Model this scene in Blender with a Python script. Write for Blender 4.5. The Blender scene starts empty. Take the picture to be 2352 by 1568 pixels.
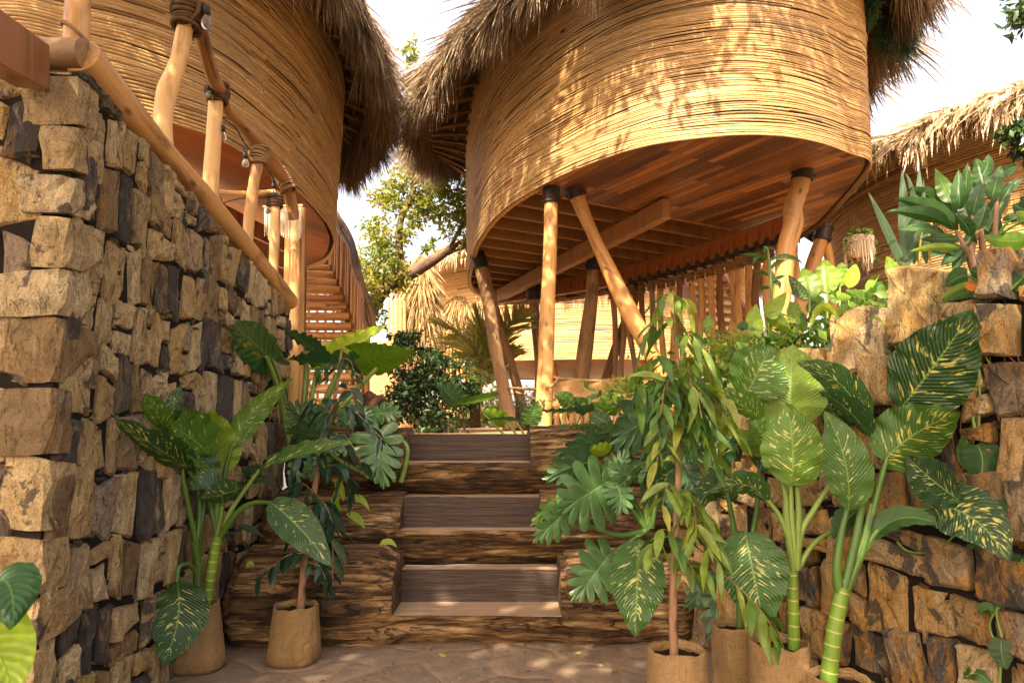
import bpy, math, random
import numpy as np
from mathutils import Vector, noise

# ------------------------------------------------------------------ camera, sky, sun, exposure
R = math.radians
sc = bpy.context.scene
F, CXP, CYP, EYE = 1568.0, 1176.0, 784.0, 1.2      # photo coordinates: 2352 x 1568
PIT = math.atan(192 / 1568)
cam_data = bpy.data.cameras.new("camera")
cam_data.lens = 24.0
cam_data.sensor_width = 36.0
cam_data.clip_start = 0.05
cam_data.clip_end = 2000
cam_data.dof.use_dof = True
cam_data.dof.focus_distance = 4.0
cam_data.dof.aperture_fstop = 6.3
cam = bpy.data.objects.new("camera", cam_data)
sc.collection.objects.link(cam)
cam.location = (0, 0, EYE)
cam.rotation_euler = (math.pi / 2 + PIT, 0, 0)
sc.camera = cam

SUN_AZ = R(203)          # compass-like: angle from +Y towards +X of the direction TO the sun
SUN_EL = R(44)
world = bpy.data.worlds.new("World")
sc.world = world
world.use_nodes = True
wn = world.node_tree
wn.nodes.clear()
sky = wn.nodes.new("ShaderNodeTexSky")
sky.sky_type = 'NISHITA'
sky.sun_disc = False
sky.sun_elevation = SUN_EL
sky.sun_rotation = SUN_AZ
sky.air_density = 1.0
sky.dust_density = 6.0
sky.ozone_density = 0.6
wtint = wn.nodes.new("ShaderNodeMix")
wtint.data_type = 'RGBA'
wtint.blend_type = 'MULTIPLY'
wtint.inputs[0].default_value = 1.0
wtint.inputs[7].default_value = (1.0, 0.82, 0.67, 1)     # warm hazy air
bg = wn.nodes.new("ShaderNodeBackground")
bg.inputs[1].default_value = 0.15
wo = wn.nodes.new("ShaderNodeOutputWorld")
wn.links.new(sky.outputs[0], wtint.inputs[6])
whaze = wn.nodes.new("ShaderNodeMix")                      # pale humid haze that whitens the whole sky
whaze.data_type = 'RGBA'
whaze.blend_type = 'ADD'
whaze.inputs[0].default_value = 1.0
whaze.inputs[7].default_value = (1.08, .90, .82, 1)
wn.links.new(wtint.outputs[2], whaze.inputs[6])
wn.links.new(whaze.outputs[2], bg.inputs[0])
wn.links.new(bg.outputs[0], wo.inputs[0])

sl = bpy.data.lights.new("sun", 'SUN')
sl.energy = 5.0
sl.angle = R(0.5)
sl.color = (1.0, 0.84, 0.62)
sun = bpy.data.objects.new("sun", sl)
sc.collection.objects.link(sun)
TOSUN = Vector((math.sin(SUN_AZ) * math.cos(SUN_EL), math.cos(SUN_AZ) * math.cos(SUN_EL), math.sin(SUN_EL)))
sun.rotation_euler = TOSUN.to_track_quat('Z', 'Y').to_euler()

sc.view_settings.view_transform = 'Standard'
sc.view_settings.look = 'None'
sc.view_settings.gamma = 1.0
sc.view_settings.exposure = 2.0
sc.cycles.max_bounces = 6
sc.cycles.diffuse_bounces = 4
sc.cycles.glossy_bounces = 2
sc.cycles.transmission_bounces = 4
sc.cycles.transparent_max_bounces = 4
sc.cycles.use_denoising = True
sc.cycles.caustics_reflective = False
sc.cycles.caustics_refractive = False

rng = np.random.default_rng(11)
random.seed(11)
cP, sP = math.cos(PIT), math.sin(PIT)

def ray(px, py):
    u = (px - CXP) / F
    v = (CYP - py) / F
    return np.array((u, cP - v * sP, sP + v * cP))
def P(px, py, Y):                      # the point seen at a photo pixel, Y metres away
    d = ray(px, py)
    s = Y / d[1]
    return np.array((d[0] * s, Y, EYE + d[2] * s))
def PZ(px, py, z):
    d = ray(px, py)
    s = (z - EYE) / d[2]
    return np.array((d[0] * s, d[1] * s, z))
def PX(px, py, X):
    d = ray(px, py)
    s = X / d[0]
    return np.array((X, d[1] * s, EYE + d[2] * s))
def PPL(px, py, A, n):                 # ray against the plane through A with normal n
    d = ray(px, py)
    o = np.array((0, 0, EYE))
    s = np.dot(np.array(A) - o, n) / np.dot(d, n)
    return o + d * s

# unseen leaf clumps added overhead to keep the sun off the foreground (centre, radii)
SHADE_BLOBS = [((-3.3, -.2, 6.0), (1.5, 1.6, .7)), ((-1.5, -.3, 6.2), (1.3, 1.3, .7)), ((-2.8, -2.4, 5.8), (1.7, 1.6, .7)), ((-.8, -2.2, 5.6), (1.5, 1.3, .7)),
    ((-1.4, -4.0, 5.4), (1.9, 1.3, .7)), ((.7, -3.3, 5.0), (1.4, 1.1, .6)), ((-.9, 4.3, 6.9), (.8, .8, .5)), ((.5, 3.5, 6.9), (.8, .6, .5)), ((-4.0, 2.0, 6.6), (1.4, 1.1, .5)), ((-.1, .2, 6.4), (.9, .8, .4)),
    ((-4.6, -1.4, 6.0), (1.2, 1.6, .7)), ((1.2, -1.0, 5.9), (.9, .9, .4)), ((2.3, 3.6, 6.9), (1.1, .6, .5)), ((1.9, -2.0, 5.2), (.8, .8, .4)), ((1.6, -4.2, 5.0), (1.2, 1.0, .5)), ((-1.0, 3.0, 5.9), (.75, 1.0, .45)), ((.3, -1.9, 5.4), (.9, .7, .45))]
SHADE_N = 36000

# ------------------------------------------------------------------ object helpers
LOC = {}
col = sc.collection
def tag(o, label=None, cat=None, group=None, kind=None):
    if label: o["label"] = label
    if cat: o["category"] = cat
    if group: o["group"] = group
    if kind: o["kind"] = kind
    return o
def empty(name, loc, label, cat, group=None):
    o = bpy.data.objects.new(name, None)
    o.empty_display_size = 0.1
    col.objects.link(o)
    o.location = tuple(float(c) for c in loc)
    LOC[o.name] = np.array(loc, float)
    return tag(o, label, cat, group)

class MB:
    def __init__(self):
        self.V, self.F, self.T, self.A, self.B, self.n = [], [], [], [], [], 0
        self.M, self.S = [], []
    def add(self, v, f, rnd=0.5, uvw=None, m=0, smooth=True):
        v = np.asarray(v, float).reshape(-1, 3)
        k = len(v)
        self.V.append(v)
        r = np.empty(k); r[:] = rnd
        self.A.append(r)
        self.B.append(np.zeros((k, 3)) if uvw is None else np.asarray(uvw, float).reshape(-1, 3))
        if isinstance(f, np.ndarray):
            groups = [f]
        else:
            by = {}
            for q in f: by.setdefault(len(q), []).append(q)
            groups = [np.array(x) for x in by.values()]
        for g in groups:
            self.F.append(g + self.n)
            self.M.append(np.full(len(g), m)); self.S.append(np.full(len(g), smooth))
        self.n += k
    def build(self, name, mats, parent=None):
        if not isinstance(mats, (list, tuple)): mats = [mats]
        me = bpy.data.meshes.new(name)
        if self.n:
            V = np.concatenate(self.V)
            if parent is not None:
                V = V - LOC[parent.name]
            loops = np.concatenate([g.ravel() for g in self.F])
            tot = np.concatenate([np.full(len(g), g.shape[1]) for g in self.F])
            start = np.concatenate(([0], np.cumsum(tot)[:-1]))
            me.vertices.add(len(V)); me.vertices.foreach_set("co", V.ravel().astype(np.float32))
            me.loops.add(len(loops)); me.loops.foreach_set("vertex_index", loops.astype(np.int32))
            me.polygons.add(len(tot))
            me.polygons.foreach_set("loop_start", start.astype(np.int32))
            me.polygons.foreach_set("loop_total", tot.astype(np.int32))
            me.polygons.foreach_set("material_index", np.concatenate(self.M).astype(np.int32))
            me.polygons.foreach_set("use_smooth", np.concatenate(self.S))
            a = me.attributes.new("rnd", 'FLOAT', 'POINT'); a.data.foreach_set("value", np.concatenate(self.A).astype(np.float32))
            b = me.attributes.new("uvw", 'FLOAT_VECTOR', 'POINT'); b.data.foreach_set("vector", np.concatenate(self.B).ravel().astype(np.float32))
            me.update(calc_edges=True)
        for m in mats: me.materials.append(m)
        o = bpy.data.objects.new(name, me)
        col.objects.link(o)
        if parent is not None:
            o.parent = parent
            LOC[o.name] = LOC[parent.name]
        else:
            LOC[o.name] = np.zeros(3)
        return o

def nrm(v):
    v = np.asarray(v, float)
    return v / (np.linalg.norm(v) + 1e-12)
def grid_faces(nu, nv, wrap=False):
    i = np.arange(nu - 1)[:, None]
    jn = nv if wrap else nv - 1
    j = np.arange(jn)[None, :]
    j2 = (j + 1) % nv
    f = np.stack([i * nv + j, i * nv + j2, (i + 1) * nv + j2, (i + 1) * nv + j], -1)
    return f.reshape(-1, 4)
def box(mb, c, h, ax=None, rnd=0.5, m=0, bev=0.0):
    ax = np.eye(3) if ax is None else np.array(ax)
    s = np.array([[x, y, z] for x in (-1, 1) for y in (-1, 1) for z in (-1, 1)], float)
    if bev <= 0:
        v = np.array(c) + (s * np.array(h)) @ ax
        f = np.array([[0, 1, 3, 2], [4, 6, 7, 5], [0, 4, 5, 1], [2, 3, 7, 6], [0, 2, 6, 4], [1, 5, 7, 3]])
        mb.add(v, f, rnd, uvw=(s * np.array(h)), m=m, smooth=False)
        return
    h = np.array(h, float)
    b = min(bev, 0.45 * h.min())
    v, f, idx = [], [], {}
    for q in s:
        for k in range(3):
            p = q * h
            for t in range(3):
                if t != k: p[t] -= q[t] * b
            idx[(tuple(q), k)] = len(v); v.append(p)
    for k in range(3):
        a, b2 = (k + 1) % 3, (k + 2) % 3
        for sg in (-1, 1):
            cyc = []
            for x, y in ((-1, -1), (1, -1), (1, 1), (-1, 1)):
                q = [0, 0, 0]; q[k] = sg; q[a] = x; q[b2] = y
                cyc.append(idx[(tuple(map(float, q)), k)])
            f.append(cyc)
    for k in range(3):
        a, b2 = (k + 1) % 3, (k + 2) % 3
        for x in (-1., 1.):
            for y in (-1., 1.):
                q1 = [0, 0, 0]; q1[k] = -1.; q1[a] = x; q1[b2] = y
                q2 = list(q1); q2[k] = 1.
                f.append([idx[(tuple(q1), a)], idx[(tuple(q2), a)], idx[(tuple(q2), b2)], idx[(tuple(q1), b2)]])
    for q in s: f.append([idx[(tuple(q), k)] for k in range(3)])
    v = np.array(v)
    mb.add(np.array(c) + v @ ax, f, rnd, uvw=v, m=m, smooth=False)
def beam(mb, a, b, w, h, rnd=0.5, m=0, bev=0.008):
    a, b = np.array(a, float), np.array(b, float)
    x = nrm(b - a); y = nrm(np.cross((0, 0, 1), x)) if abs(x[2]) < 0.99 else np.array((0., 1, 0)); z = np.cross(x, y)
    box(mb, (a + b) / 2, (np.linalg.norm(b - a) / 2, w / 2, h / 2), (x, y, z), rnd, m, bev)
def resample(pts, n):
    pts = np.asarray(pts, float)
    k = len(pts)
    if k == 2:
        t = np.linspace(0, 1, n)[:, None]
        return pts[0] * (1 - t) + pts[1] * t
    Q = np.vstack([2 * pts[0] - pts[1], pts, 2 * pts[-1] - pts[-2]])
    t = np.linspace(0, k - 1, n)
    i = np.minimum(t.astype(int), k - 2)
    s = (t - i)[:, None]
    p0, p1, p2, p3 = Q[i], Q[i + 1], Q[i + 2], Q[i + 3]
    return 0.5 * (2 * p1 + (p2 - p0) * s + (2 * p0 - 5 * p1 + 4 * p2 - p3) * s ** 2 + (3 * p1 - p0 - 3 * p2 + p3) * s ** 3)
def closed_spline(pts, n):
    pts = np.asarray(pts, float)
    k = len(pts)
    Q = np.vstack([pts[-1:], pts, pts[:2]])
    t = np.linspace(0, k, n, endpoint=False)
    i = t.astype(int); s = (t - i)[:, None]
    p0, p1, p2, p3 = Q[i], Q[i + 1], Q[i + 2], Q[i + 3]
    return 0.5 * (2 * p1 + (p2 - p0) * s + (2 * p0 - 5 * p1 + 4 * p2 - p3) * s ** 2 + (3 * p1 - p0 - 3 * p2 + p3) * s ** 3)
def even_closed(c, n):
    d = np.linalg.norm(np.roll(c, -1, 0) - c, axis=1)
    L = np.concatenate(([0], np.cumsum(d)))
    t = np.linspace(0, L[-1], n, endpoint=False)
    cc = np.vstack([c, c[:1]])
    return np.stack([np.interp(t, L, cc[:, k]) for k in range(c.shape[1])], 1), L[-1]
def tube(mb, pts, rad, sides=10, n=None, rough=0.0, rnd=0.5, m=0, cap=True, lump=0.0):
    pts = np.asarray(pts, float)
    n = n or max(2, len(pts))
    c = resample(pts, n)
    rad = np.atleast_1d(np.asarray(rad, float))
    r = np.interp(np.linspace(0, 1, n), np.linspace(0, 1, len(rad)), rad) if len(rad) > 1 else np.full(n, rad[0])
    t = np.gradient(c, axis=0)
    t /= np.linalg.norm(t, axis=1)[:, None] + 1e-12
    ref = np.array((0.31, 0.2, 0.93)) if abs(t[0][2]) < 0.8 else np.array((0.9, 0.4, 0.1))
    a = nrm(np.cross(t[0], ref))
    N = np.zeros((n, 3))
    for i in range(n):
        a = nrm(a - t[i] * np.dot(a, t[i])); N[i] = a
    B = np.cross(t, N)
    th = np.linspace(0, 2 * np.pi, sides, endpoint=False)
    L = np.concatenate(([0], np.cumsum(np.linalg.norm(np.diff(c, axis=0), axis=1))))
    rr = np.repeat(r[:, None], sides, 1)
    if lump:
        for k in range(4):
            ph = rng.uniform(0, 6.28, 2)
            rr = rr * (1 + lump * np.sin(L[:, None] / max(r.mean(), 1e-4) * rng.uniform(.12, .5) + ph[0] + th[None] * rng.integers(0, 3)) * 0.5)
    if rough: rr = rr * (1 + rough * rng.standard_normal(rr.shape))
    v = c[:, None] + rr[..., None] * (np.cos(th)[None, :, None] * N[:, None] + np.sin(th)[None, :, None] * B[:, None])
    uvw = np.stack([np.repeat(np.cos(th)[None], n, 0) * r[:, None], np.repeat(np.sin(th)[None], n, 0) * r[:, None], np.repeat(L[:, None], sides, 1)], -1)
    uvw[..., 2] += rnd * 37.0
    mb.add(v.reshape(-1, 3), grid_faces(n, sides, True), rnd, uvw.reshape(-1, 3), m)
    if cap:
        for e, ring in ((0, v[0]), (n - 1, v[-1])):
            cc = c[e] + (t[e] * r[e] * (0.12 if e else -0.12))
            vv = np.vstack([ring, cc[None]])
            f = np.array([[k, (k + 1) % sides, sides] if e else [(k + 1) % sides, k, sides] for k in range(sides)])
            mb.add(vv, f, rnd, uvw=np.vstack([uvw[e], [[0, 0, uvw[e][0, 2]]]]), m=m, smooth=False)
    return c
def tubepx(mb, pts, sides=12, n=20, **k):       # pts: (px, py, Y, radius in photo pixels)
    w = [P(a, b, Y) for a, b, Y, r in pts]
    r = [rr * Y / F for a, b, Y, rr in pts]
    return tube(mb, w, r, sides, n, **k)
def rings(mb, c, axis, r, cnt, tr, pitch=None, sides=6, wob=0.12, rnd=0.5, m=0, seg=22):   # rope turns round a pole
    axis = nrm(axis); a = nrm(np.cross(axis, (0.3, 0.5, 0.81))); b = np.cross(axis, a)
    th = np.linspace(0, 2 * np.pi, seg)
    for k in range(cnt):
        off = (k - (cnt - 1) / 2) * (pitch or tr * 1.9)
        tl = rng.normal(0, wob, 2)
        rr = r + tr * (0.8 + rng.uniform(0, .5))
        p = np.array(c) + axis * off + rr * (np.cos(th)[:, None] * a + np.sin(th)[:, None] * b) + (tl[0] * np.cos(th) + tl[1] * np.sin(th))[:, None] * axis * r
        tube(mb, p, tr, sides, seg, rnd=rnd + rng.uniform(-.2, .2), m=m, cap=False)

# ------------------------------------------------------------------ materials
class N:
    def __init__(self, name):
        self.m = bpy.data.materials.new(name); self.m.use_nodes = True
        self.t = self.m.node_tree; self.t.nodes.clear()
        self.out = self.t.nodes.new("ShaderNodeOutputMaterial")
        self.p = self.t.nodes.new("ShaderNodeBsdfPrincipled")
        self.t.links.new(self.p.outputs[0], self.out.inputs[0])
        self.pos = None
    def node(self, ty): return self.t.nodes.new(ty)
    def link(self, a, b): self.t.links.new(a, b)
    def put(self, sock, v):
        if isinstance(v, bpy.types.NodeSocket): self.link(v, sock)
        elif isinstance(v, (tuple, list)) and len(v) == 3 and len(getattr(sock, 'default_value', (0,) * 3)) == 4: sock.default_value = (*v, 1)
        elif isinstance(v, (int, float)) and sock.type == 'RGBA': sock.default_value = (v, v, v, 1)
        else: sock.default_value = v
    def rnd(self):
        a = self.node("ShaderNodeAttribute"); a.attribute_name = "rnd"; return a.outputs["Fac"]
    def uvw(self):
        a = self.node("ShaderNodeAttribute"); a.attribute_name = "uvw"; return a.outputs["Vector"]
    def obj(self): return self.node("ShaderNodeTexCoord").outputs["Object"]
    def map(self, v, scale=(1, 1, 1), loc=(0, 0, 0), rot=(0, 0, 0)):
        n = self.node("ShaderNodeMapping"); self.link(v, n.inputs[0])
        n.inputs[1].default_value = loc; n.inputs[2].default_value = rot; n.inputs[3].default_value = scale
        return n.outputs[0]
    def noise(self, v, scale=5, detail=4, rough=.55, dist=0.0, col=False):
        n = self.node("ShaderNodeTexNoise"); self.link(v, n.inputs["Vector"])
        n.inputs["Scale"].default_value = scale; n.inputs["Detail"].default_value = detail
        n.inputs["Roughness"].default_value = rough; n.inputs["Distortion"].default_value = dist
        return n.outputs["Color" if col else "Fac"]
    def voro(self, v, scale=5, feat='F1', out="Distance", rand=1.0):
        n = self.node("ShaderNodeTexVoronoi"); n.feature = feat; self.link(v, n.inputs["Vector"]); n.inputs["Scale"].default_value = scale
        n.inputs["Randomness"].default_value = rand
        return n.outputs[out]
    def ramp(self, f, stops, interp='LINEAR'):
        n = self.node("ShaderNodeValToRGB"); self.put(n.inputs[0], f)
        e = n.color_ramp.elements; n.color_ramp.interpolation = interp
        while len(e) < len(stops): e.new(0.5)
        for k, (p, c) in enumerate(stops):
            e[k].position = p
            c = (c, c, c) if not isinstance(c, (tuple, list)) else c
            e[k].color = (*c, 1)
        return n.outputs[0]
    def mix(self, f, a, b, mode='MIX'):
        n = self.node("ShaderNodeMix"); n.data_type = 'RGBA'; n.blend_type = mode
        self.put(n.inputs[0], f); self.put(n.inputs[6], a); self.put(n.inputs[7], b)
        return n.outputs[2]
    def math(self, op, a, b=0.5, c=None):
        n = self.node("ShaderNodeMath"); n.operation = op; self.put(n.inputs[0], a); self.put(n.inputs[1], b)
        if c is not None: self.put(n.inputs[2], c)
        return n.outputs[0]
    def sep(self, v):
        n = self.node("ShaderNodeSeparateXYZ"); self.link(v, n.inputs[0]); return n.outputs
    def comb(self, x, y, z):
        n = self.node("ShaderNodeCombineXYZ"); self.put(n.inputs[0], x); self.put(n.inputs[1], y); self.put(n.inputs[2], z); return n.outputs[0]
    def bump(self, h, strength=.5, dist=.02):
        n = self.node("ShaderNodeBump"); self.put(n.inputs["Height"], h); n.inputs["Strength"].default_value = strength; n.inputs["Distance"].default_value = dist
        self.link(n.outputs[0], self.p.inputs["Normal"]); return n.outputs[0]
    def fin(self, colr, rough=.7, spec=.3):
        self.put(self.p.inputs["Base Color"], colr); self.put(self.p.inputs["Roughness"], rough)
        self.p.inputs["Specular IOR Level"].default_value = spec
        return self.m
    def trans(self, colr, amount):      # thin leaf: some light passes through
        tr = self.node("ShaderNodeBsdfTranslucent"); self.put(tr.inputs[0], colr)
        mx = self.node("ShaderNodeMixShader"); mx.inputs[0].default_value = amount
        self.link(self.p.outputs[0], mx.inputs[1]); self.link(tr.outputs[0], mx.inputs[2]); self.link(mx.outputs[0], self.out.inputs[0])
def hsv(n, c, h=.5, s=1., v=1.):
    k = n.node("ShaderNodeHueSaturation"); n.put(k.inputs["Hue"], h); n.put(k.inputs["Saturation"], s); n.put(k.inputs["Value"], v); n.put(k.inputs["Color"], c)
    return k.outputs[0]

def m_reed(name, c0, c1, c2, dark=.35):
    n = N(name); r = n.rnd(); u = n.uvw()
    c = n.ramp(r, [(0, c0), (.25, c1), (.7, c1), (1, c2)])
    st = n.noise(n.map(u, (9, 60, 60)), 1.0, 4, .6)
    c = n.mix(n.ramp(st, [(.35, .55), (.6, 0.0)]), c, tuple(x * dark for x in c1), 'MIX')
    spk = n.noise(n.map(u, (22, 40, 40)), 1.0, 2, .5)
    c = n.mix(n.ramp(spk, [(.66, 0.), (.72, .8)]), c, (.035, .02, .01))
    big = n.noise(n.obj(), 1.3, 3)
    c = n.mix(n.ramp(big, [(.4, .0), (.75, .35)]), c, (.25, .2, .15))
    n.bump(st, .5, .006)
    return n.fin(c, .55, .35)
def m_wood(name, ca, cb, cdark, scale=1.0, rough=.5, spec=.35, crack=.5):
    n = N(name); u = n.uvw(); r = n.rnd()
    g = n.noise(n.map(u, (26 * scale, 26 * scale, 1.6 * scale)), 1.0, 5, .6, .4)
    c = n.mix(g, ca, cb)
    kn = n.noise(n.map(u, (9 * scale, 9 * scale, 2.6 * scale)), 1.0, 4, .6, .6)
    c = n.mix(n.ramp(kn, [(.51, 0.), (.66, .75)]), c, cdark)
    kv = n.voro(n.map(u, (7 * scale, 7 * scale, 3.2 * scale)), 1.0, 'F1')
    c = n.mix(n.ramp(kv, [(.06, .9), (.14, 0.)]), c, tuple(x * .6 for x in cdark))
    cr = n.noise(n.map(u, (55 * scale, 55 * scale, 1.2 * scale), (3, 1, 7)), 1.0, 3, .6)
    crm = n.ramp(cr, [(.62, 0.), (.66, crack)])
    c = n.mix(crm, c, tuple(x * .35 for x in cdark))
    c = n.mix(n.math('MULTIPLY', n.math('ABSOLUTE', n.math('SUBTRACT', r, .5)), .8), c, cb, 'MULTIPLY')
    n.bump(n.mix(.5, g, n.math('SUBTRACT', 1.0, crm)), .35, .01)
    return n.fin(c, rough, spec)
def m_plain(name, c, rough=.6, spec=.3, var=.25, scale=30):
    n = N(name)
    g = n.noise(n.obj(), scale, 4)
    cc = n.mix(n.math('MULTIPLY', g, var * 2), c, tuple(x * .45 for x in c))
    n.bump(g, .2, .005)
    return n.fin(cc, rough, spec)
def m_stone(name, warm=1.0):
    n = N(name); r = n.rnd(); o = n.obj()
    base = n.ramp(r, [(0, (.05, .048, .046)), (.14, (.10, .092, .085)), (.2, (.24, .17, .09)), (.30, (.30, .20, .09)), (.5, (.54, .39, .18)), (.72, (.66, .53, .31)), (.88, (.58, .40, .15)), (1, (.36, .29, .21))])
    sh = n.node("ShaderNodeVectorMath"); sh.operation = 'ADD'; n.link(o, sh.inputs[0]); n.link(n.comb(n.math('MULTIPLY', r, 91.0), n.math('MULTIPLY', r, 47.0), 0.0), sh.inputs[1])
    v = sh.outputs[0]
    a = n.noise(n.map(v, (1, 1, .5)), 20, 8, .72, .8)
    c = n.mix(n.ramp(a, [(.36, .8), (.54, 0.)]), base, n.mix(.6, base, (.04, .022, .012), 'MIX'))
    rust = n.noise(n.map(v, (1, 1, .4)), 13, 6, .68, .6)
    c = n.mix(n.ramp(rust, [(.54 - .09 * (warm > 1), 0.), (.68 - .08 * (warm > 1), .7)]), c, (.36 * warm, .18 * warm, .045))
    pale = n.noise(n.map(v, (1, 1, .6)), 9, 8, .78, .6)
    c = n.mix(n.ramp(pale, [(.53, 0.), (.70, .7)]), c, (.58, .47, .30))
    sl = n.noise(n.map(v, (1, 1, .7)), 6.0, 6, .66, .5)
    c = n.mix(n.ramp(sl, [(.595 - .02 * (warm > 1), 0.), (.62 - .02 * (warm > 1), .85)]), c, n.mix(a, (.028, .026, .026), (.12, .11, .10)))
    gr = n.noise(v, 130, 4, .75)
    c = n.mix(n.ramp(gr, [(.36, .5), (.55, 0.)]), c, (.06, .04, .022))
    cr = n.noise(n.map(v, (1, 1, .22)), 16, 4, .6, 1.0)
    c = n.mix(n.ramp(n.math('ABSOLUTE', n.math('SUBTRACT', cr, .5)), [(.0, .8), (.012, 0.)]), c, (.025, .017, .012))
    h = n.mix(.45, n.noise(n.map(v, (1, 1, .3)), 30, 8, .8), n.noise(v, 120, 5, .75))
    n.bump(h, 1.0, .03)
    return n.fin(c, .82, .25)
# ------------------------------------------------------------------ shared materials
M_reed = m_reed("reed_gold", (.20, .12, .045), (.46, .29, .115), (.62, .44, .22))
M_reed_back = m_plain("reed_backing", (.06, .035, .015), .9, .1)  # plain dark brown for the wall layer behind reeds and poles
M_pole = m_wood("pole_wood", (.62, .37, .13), (.48, .27, .085), (.20, .10, .04), 1.0, .45, .4)
M_pole_dark = m_wood("pole_bark", (.30, .15, .05), (.18, .085, .03), (.06, .03, .015), 1.0, .55, .3)
M_pole_grey = m_wood("pole_grey", (.42, .28, .15), (.30, .18, .09), (.10, .06, .03), 1.0, .55, .3)
M_collar = m_plain("iron_collar", (.03, .022, .018), .5, .45, .3, 20)
M_beam = m_wood("sawn_beam", (.42, .20, .065), (.30, .13, .04), (.13, .05, .02), .8, .45, .4, .2)
M_redwood = m_wood("red_board", (.36, .13, .04), (.25, .08, .025), (.10, .03, .012), .8, .4, .4, .2)
M_rope = m_wood("rope_fibre", (.30, .19, .09), (.22, .13, .06), (.07, .04, .02), 3.0, .85, .1)
M_rope_dark = m_wood("rope_weathered", (.13, .08, .04), (.09, .05, .025), (.03, .02, .01), 3.0, .85, .1)
M_stone = m_stone("fieldstone")
M_stone_rust = m_stone("rusty_fieldstone", 1.5)
M_joint = m_plain("dark_joint", (.022, .018, .015), .95, .05, .4, 60)

def m_thatch(name, stops):
    n = N(name); c = n.ramp(n.rnd(), stops)
    g = n.noise(n.obj(), 60, 3)
    c = n.mix(n.ramp(g, [(.4, .5), (.6, 0.)]), c, tuple(x * .4 for x in stops[0][1]))
    n.trans(c, .22)
    return n.fin(c, .75, .2)
M_thatch = m_thatch("thatch", [(0, (.10, .07, .045)), (.4, (.25, .18, .11)), (.75, (.40, .30, .19)), (1, (.55, .45, .31))])
M_thatch_gold = m_thatch("thatch_gold", [(0, (.22, .13, .05)), (.4, (.42, .28, .12)), (.75, (.55, .40, .20)), (1, (.68, .55, .34))])
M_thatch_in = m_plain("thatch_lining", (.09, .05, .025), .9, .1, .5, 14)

def m_planks(name, rot, bw, bl, stops, rough=.38):
    n = N(name); o = n.obj()
    v = n.map(o, (1, 1, 0.0), (0, 0, 0), (0, 0, rot))
    b = n.node("ShaderNodeTexBrick"); n.link(v, b.inputs["Vector"])
    b.offset = .37; b.squash = 1.0
    b.inputs["Color1"].default_value = (0, 0, 0, 1); b.inputs["Color2"].default_value = (1, 1, 1, 1); b.inputs["Mortar"].default_value = (.5, .5, .5, 1)
    b.inputs["Scale"].default_value = 1.0; b.inputs["Mortar Size"].default_value = .003; b.inputs["Mortar Smooth"].default_value = .1
    b.inputs["Brick Width"].default_value = bl; b.inputs["Row Height"].default_value = bw
    g = n.noise(n.map(v, (1.6, 30, 1)), 1.0, 6, .65, .6)
    big = n.noise(n.map(v, (.9, 5, 1)), 1.0, 3)
    f = n.math('ADD', n.math('MULTIPLY', b.outputs["Color"], .42), n.math('ADD', n.math('MULTIPLY', g, .45), n.math('SUBTRACT', n.math('MULTIPLY', big, .5), .14)))
    c = n.ramp(f, stops)
    c = n.mix(b.outputs["Fac"], c, (.02, .008, .004))
    n.bump(n.mix(.5, g, n.math('SUBTRACT', 1.0, b.outputs["Fac"])), .25, .006)
    return n.fin(c, rough, .4)

# ------------------------------------------------------------------ pavement, terrace, planting bank
n = N("flagstone"); o = n.obj()
wv = n.node("ShaderNodeVectorMath"); wv.operation = 'ADD'; n.link(o, wv.inputs[0])
ns = n.noise(o, 2.6, 3, .5, 0, True); sv = n.node("ShaderNodeVectorMath"); sv.operation = 'SCALE'; n.link(ns, sv.inputs[0]); sv.inputs[3].default_value = .14
n.link(sv.outputs[0], wv.inputs[1]); v = n.map(wv.outputs[0], (1, 1, 0))
ed = n.voro(v, 2.7, 'DISTANCE_TO_EDGE'); cl = n.sep(n.voro(v, 2.7, 'F1', "Color"))[0]
st = n.ramp(cl, [(0, (.17, .135, .10)), (.4, (.25, .185, .125)), (.7, (.19, .155, .12)), (1, (.29, .215, .145))])
d1 = n.noise(o, 9, 6, .7)
st = n.mix(n.ramp(d1, [(.35, .65), (.65, 0.)]), st, (.11, .08, .06))
d2 = n.noise(o, 45, 5, .7)
st = n.mix(n.ramp(d2, [(.52, 0.), (.7, .4)]), st, (.40, .29, .19))
jt = n.ramp(ed, [(.006, .8), (.028, 0.)])
c = n.mix(jt, st, n.mix(d2, (.30, .19, .125), (.19, .12, .08)))
n.bump(n.mix(jt, n.mix(.5, n.ramp(ed, [(0, 0.), (.09, 1.)]), d2), 0.25), .55, .02)
M_flag = n.fin(c, .7, .3)

n = N("soil"); o = n.obj(); g = n.noise(o, 12, 6, .7)
n.bump(g, .8, .05); M_soil = n.fin(n.ramp(g, [(.3, (.05, .03, .018)), (.7, (.14, .085, .045))]), .95, .1)
n = N("sandy_earth"); o = n.obj(); g = n.noise(o, 6, 6, .7)
n.bump(g, .6, .04); M_sand = n.fin(n.ramp(g, [(.3, (.26, .16, .08)), (.7, (.42, .28, .16))]), .95, .1)

mb = MB()
xs = np.linspace(-8, 8, 90); ys = np.linspace(-6, 5.0, 70)
gx, gy = np.meshgrid(xs, ys, indexing='ij')
gz = np.array([[0.010 * noise.noise((a * 1.4, b * 1.4, 0)) for b in ys] for a in xs])
mb.add(np.stack([gx, gy, gz], -1).reshape(-1, 3), grid_faces(90, 70)[:, ::-1])
tag(mb.build("pavement", M_flag), "irregular flagstone pavement with pinkish joints at the foot of the log steps", "pavement", kind='structure')

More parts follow.
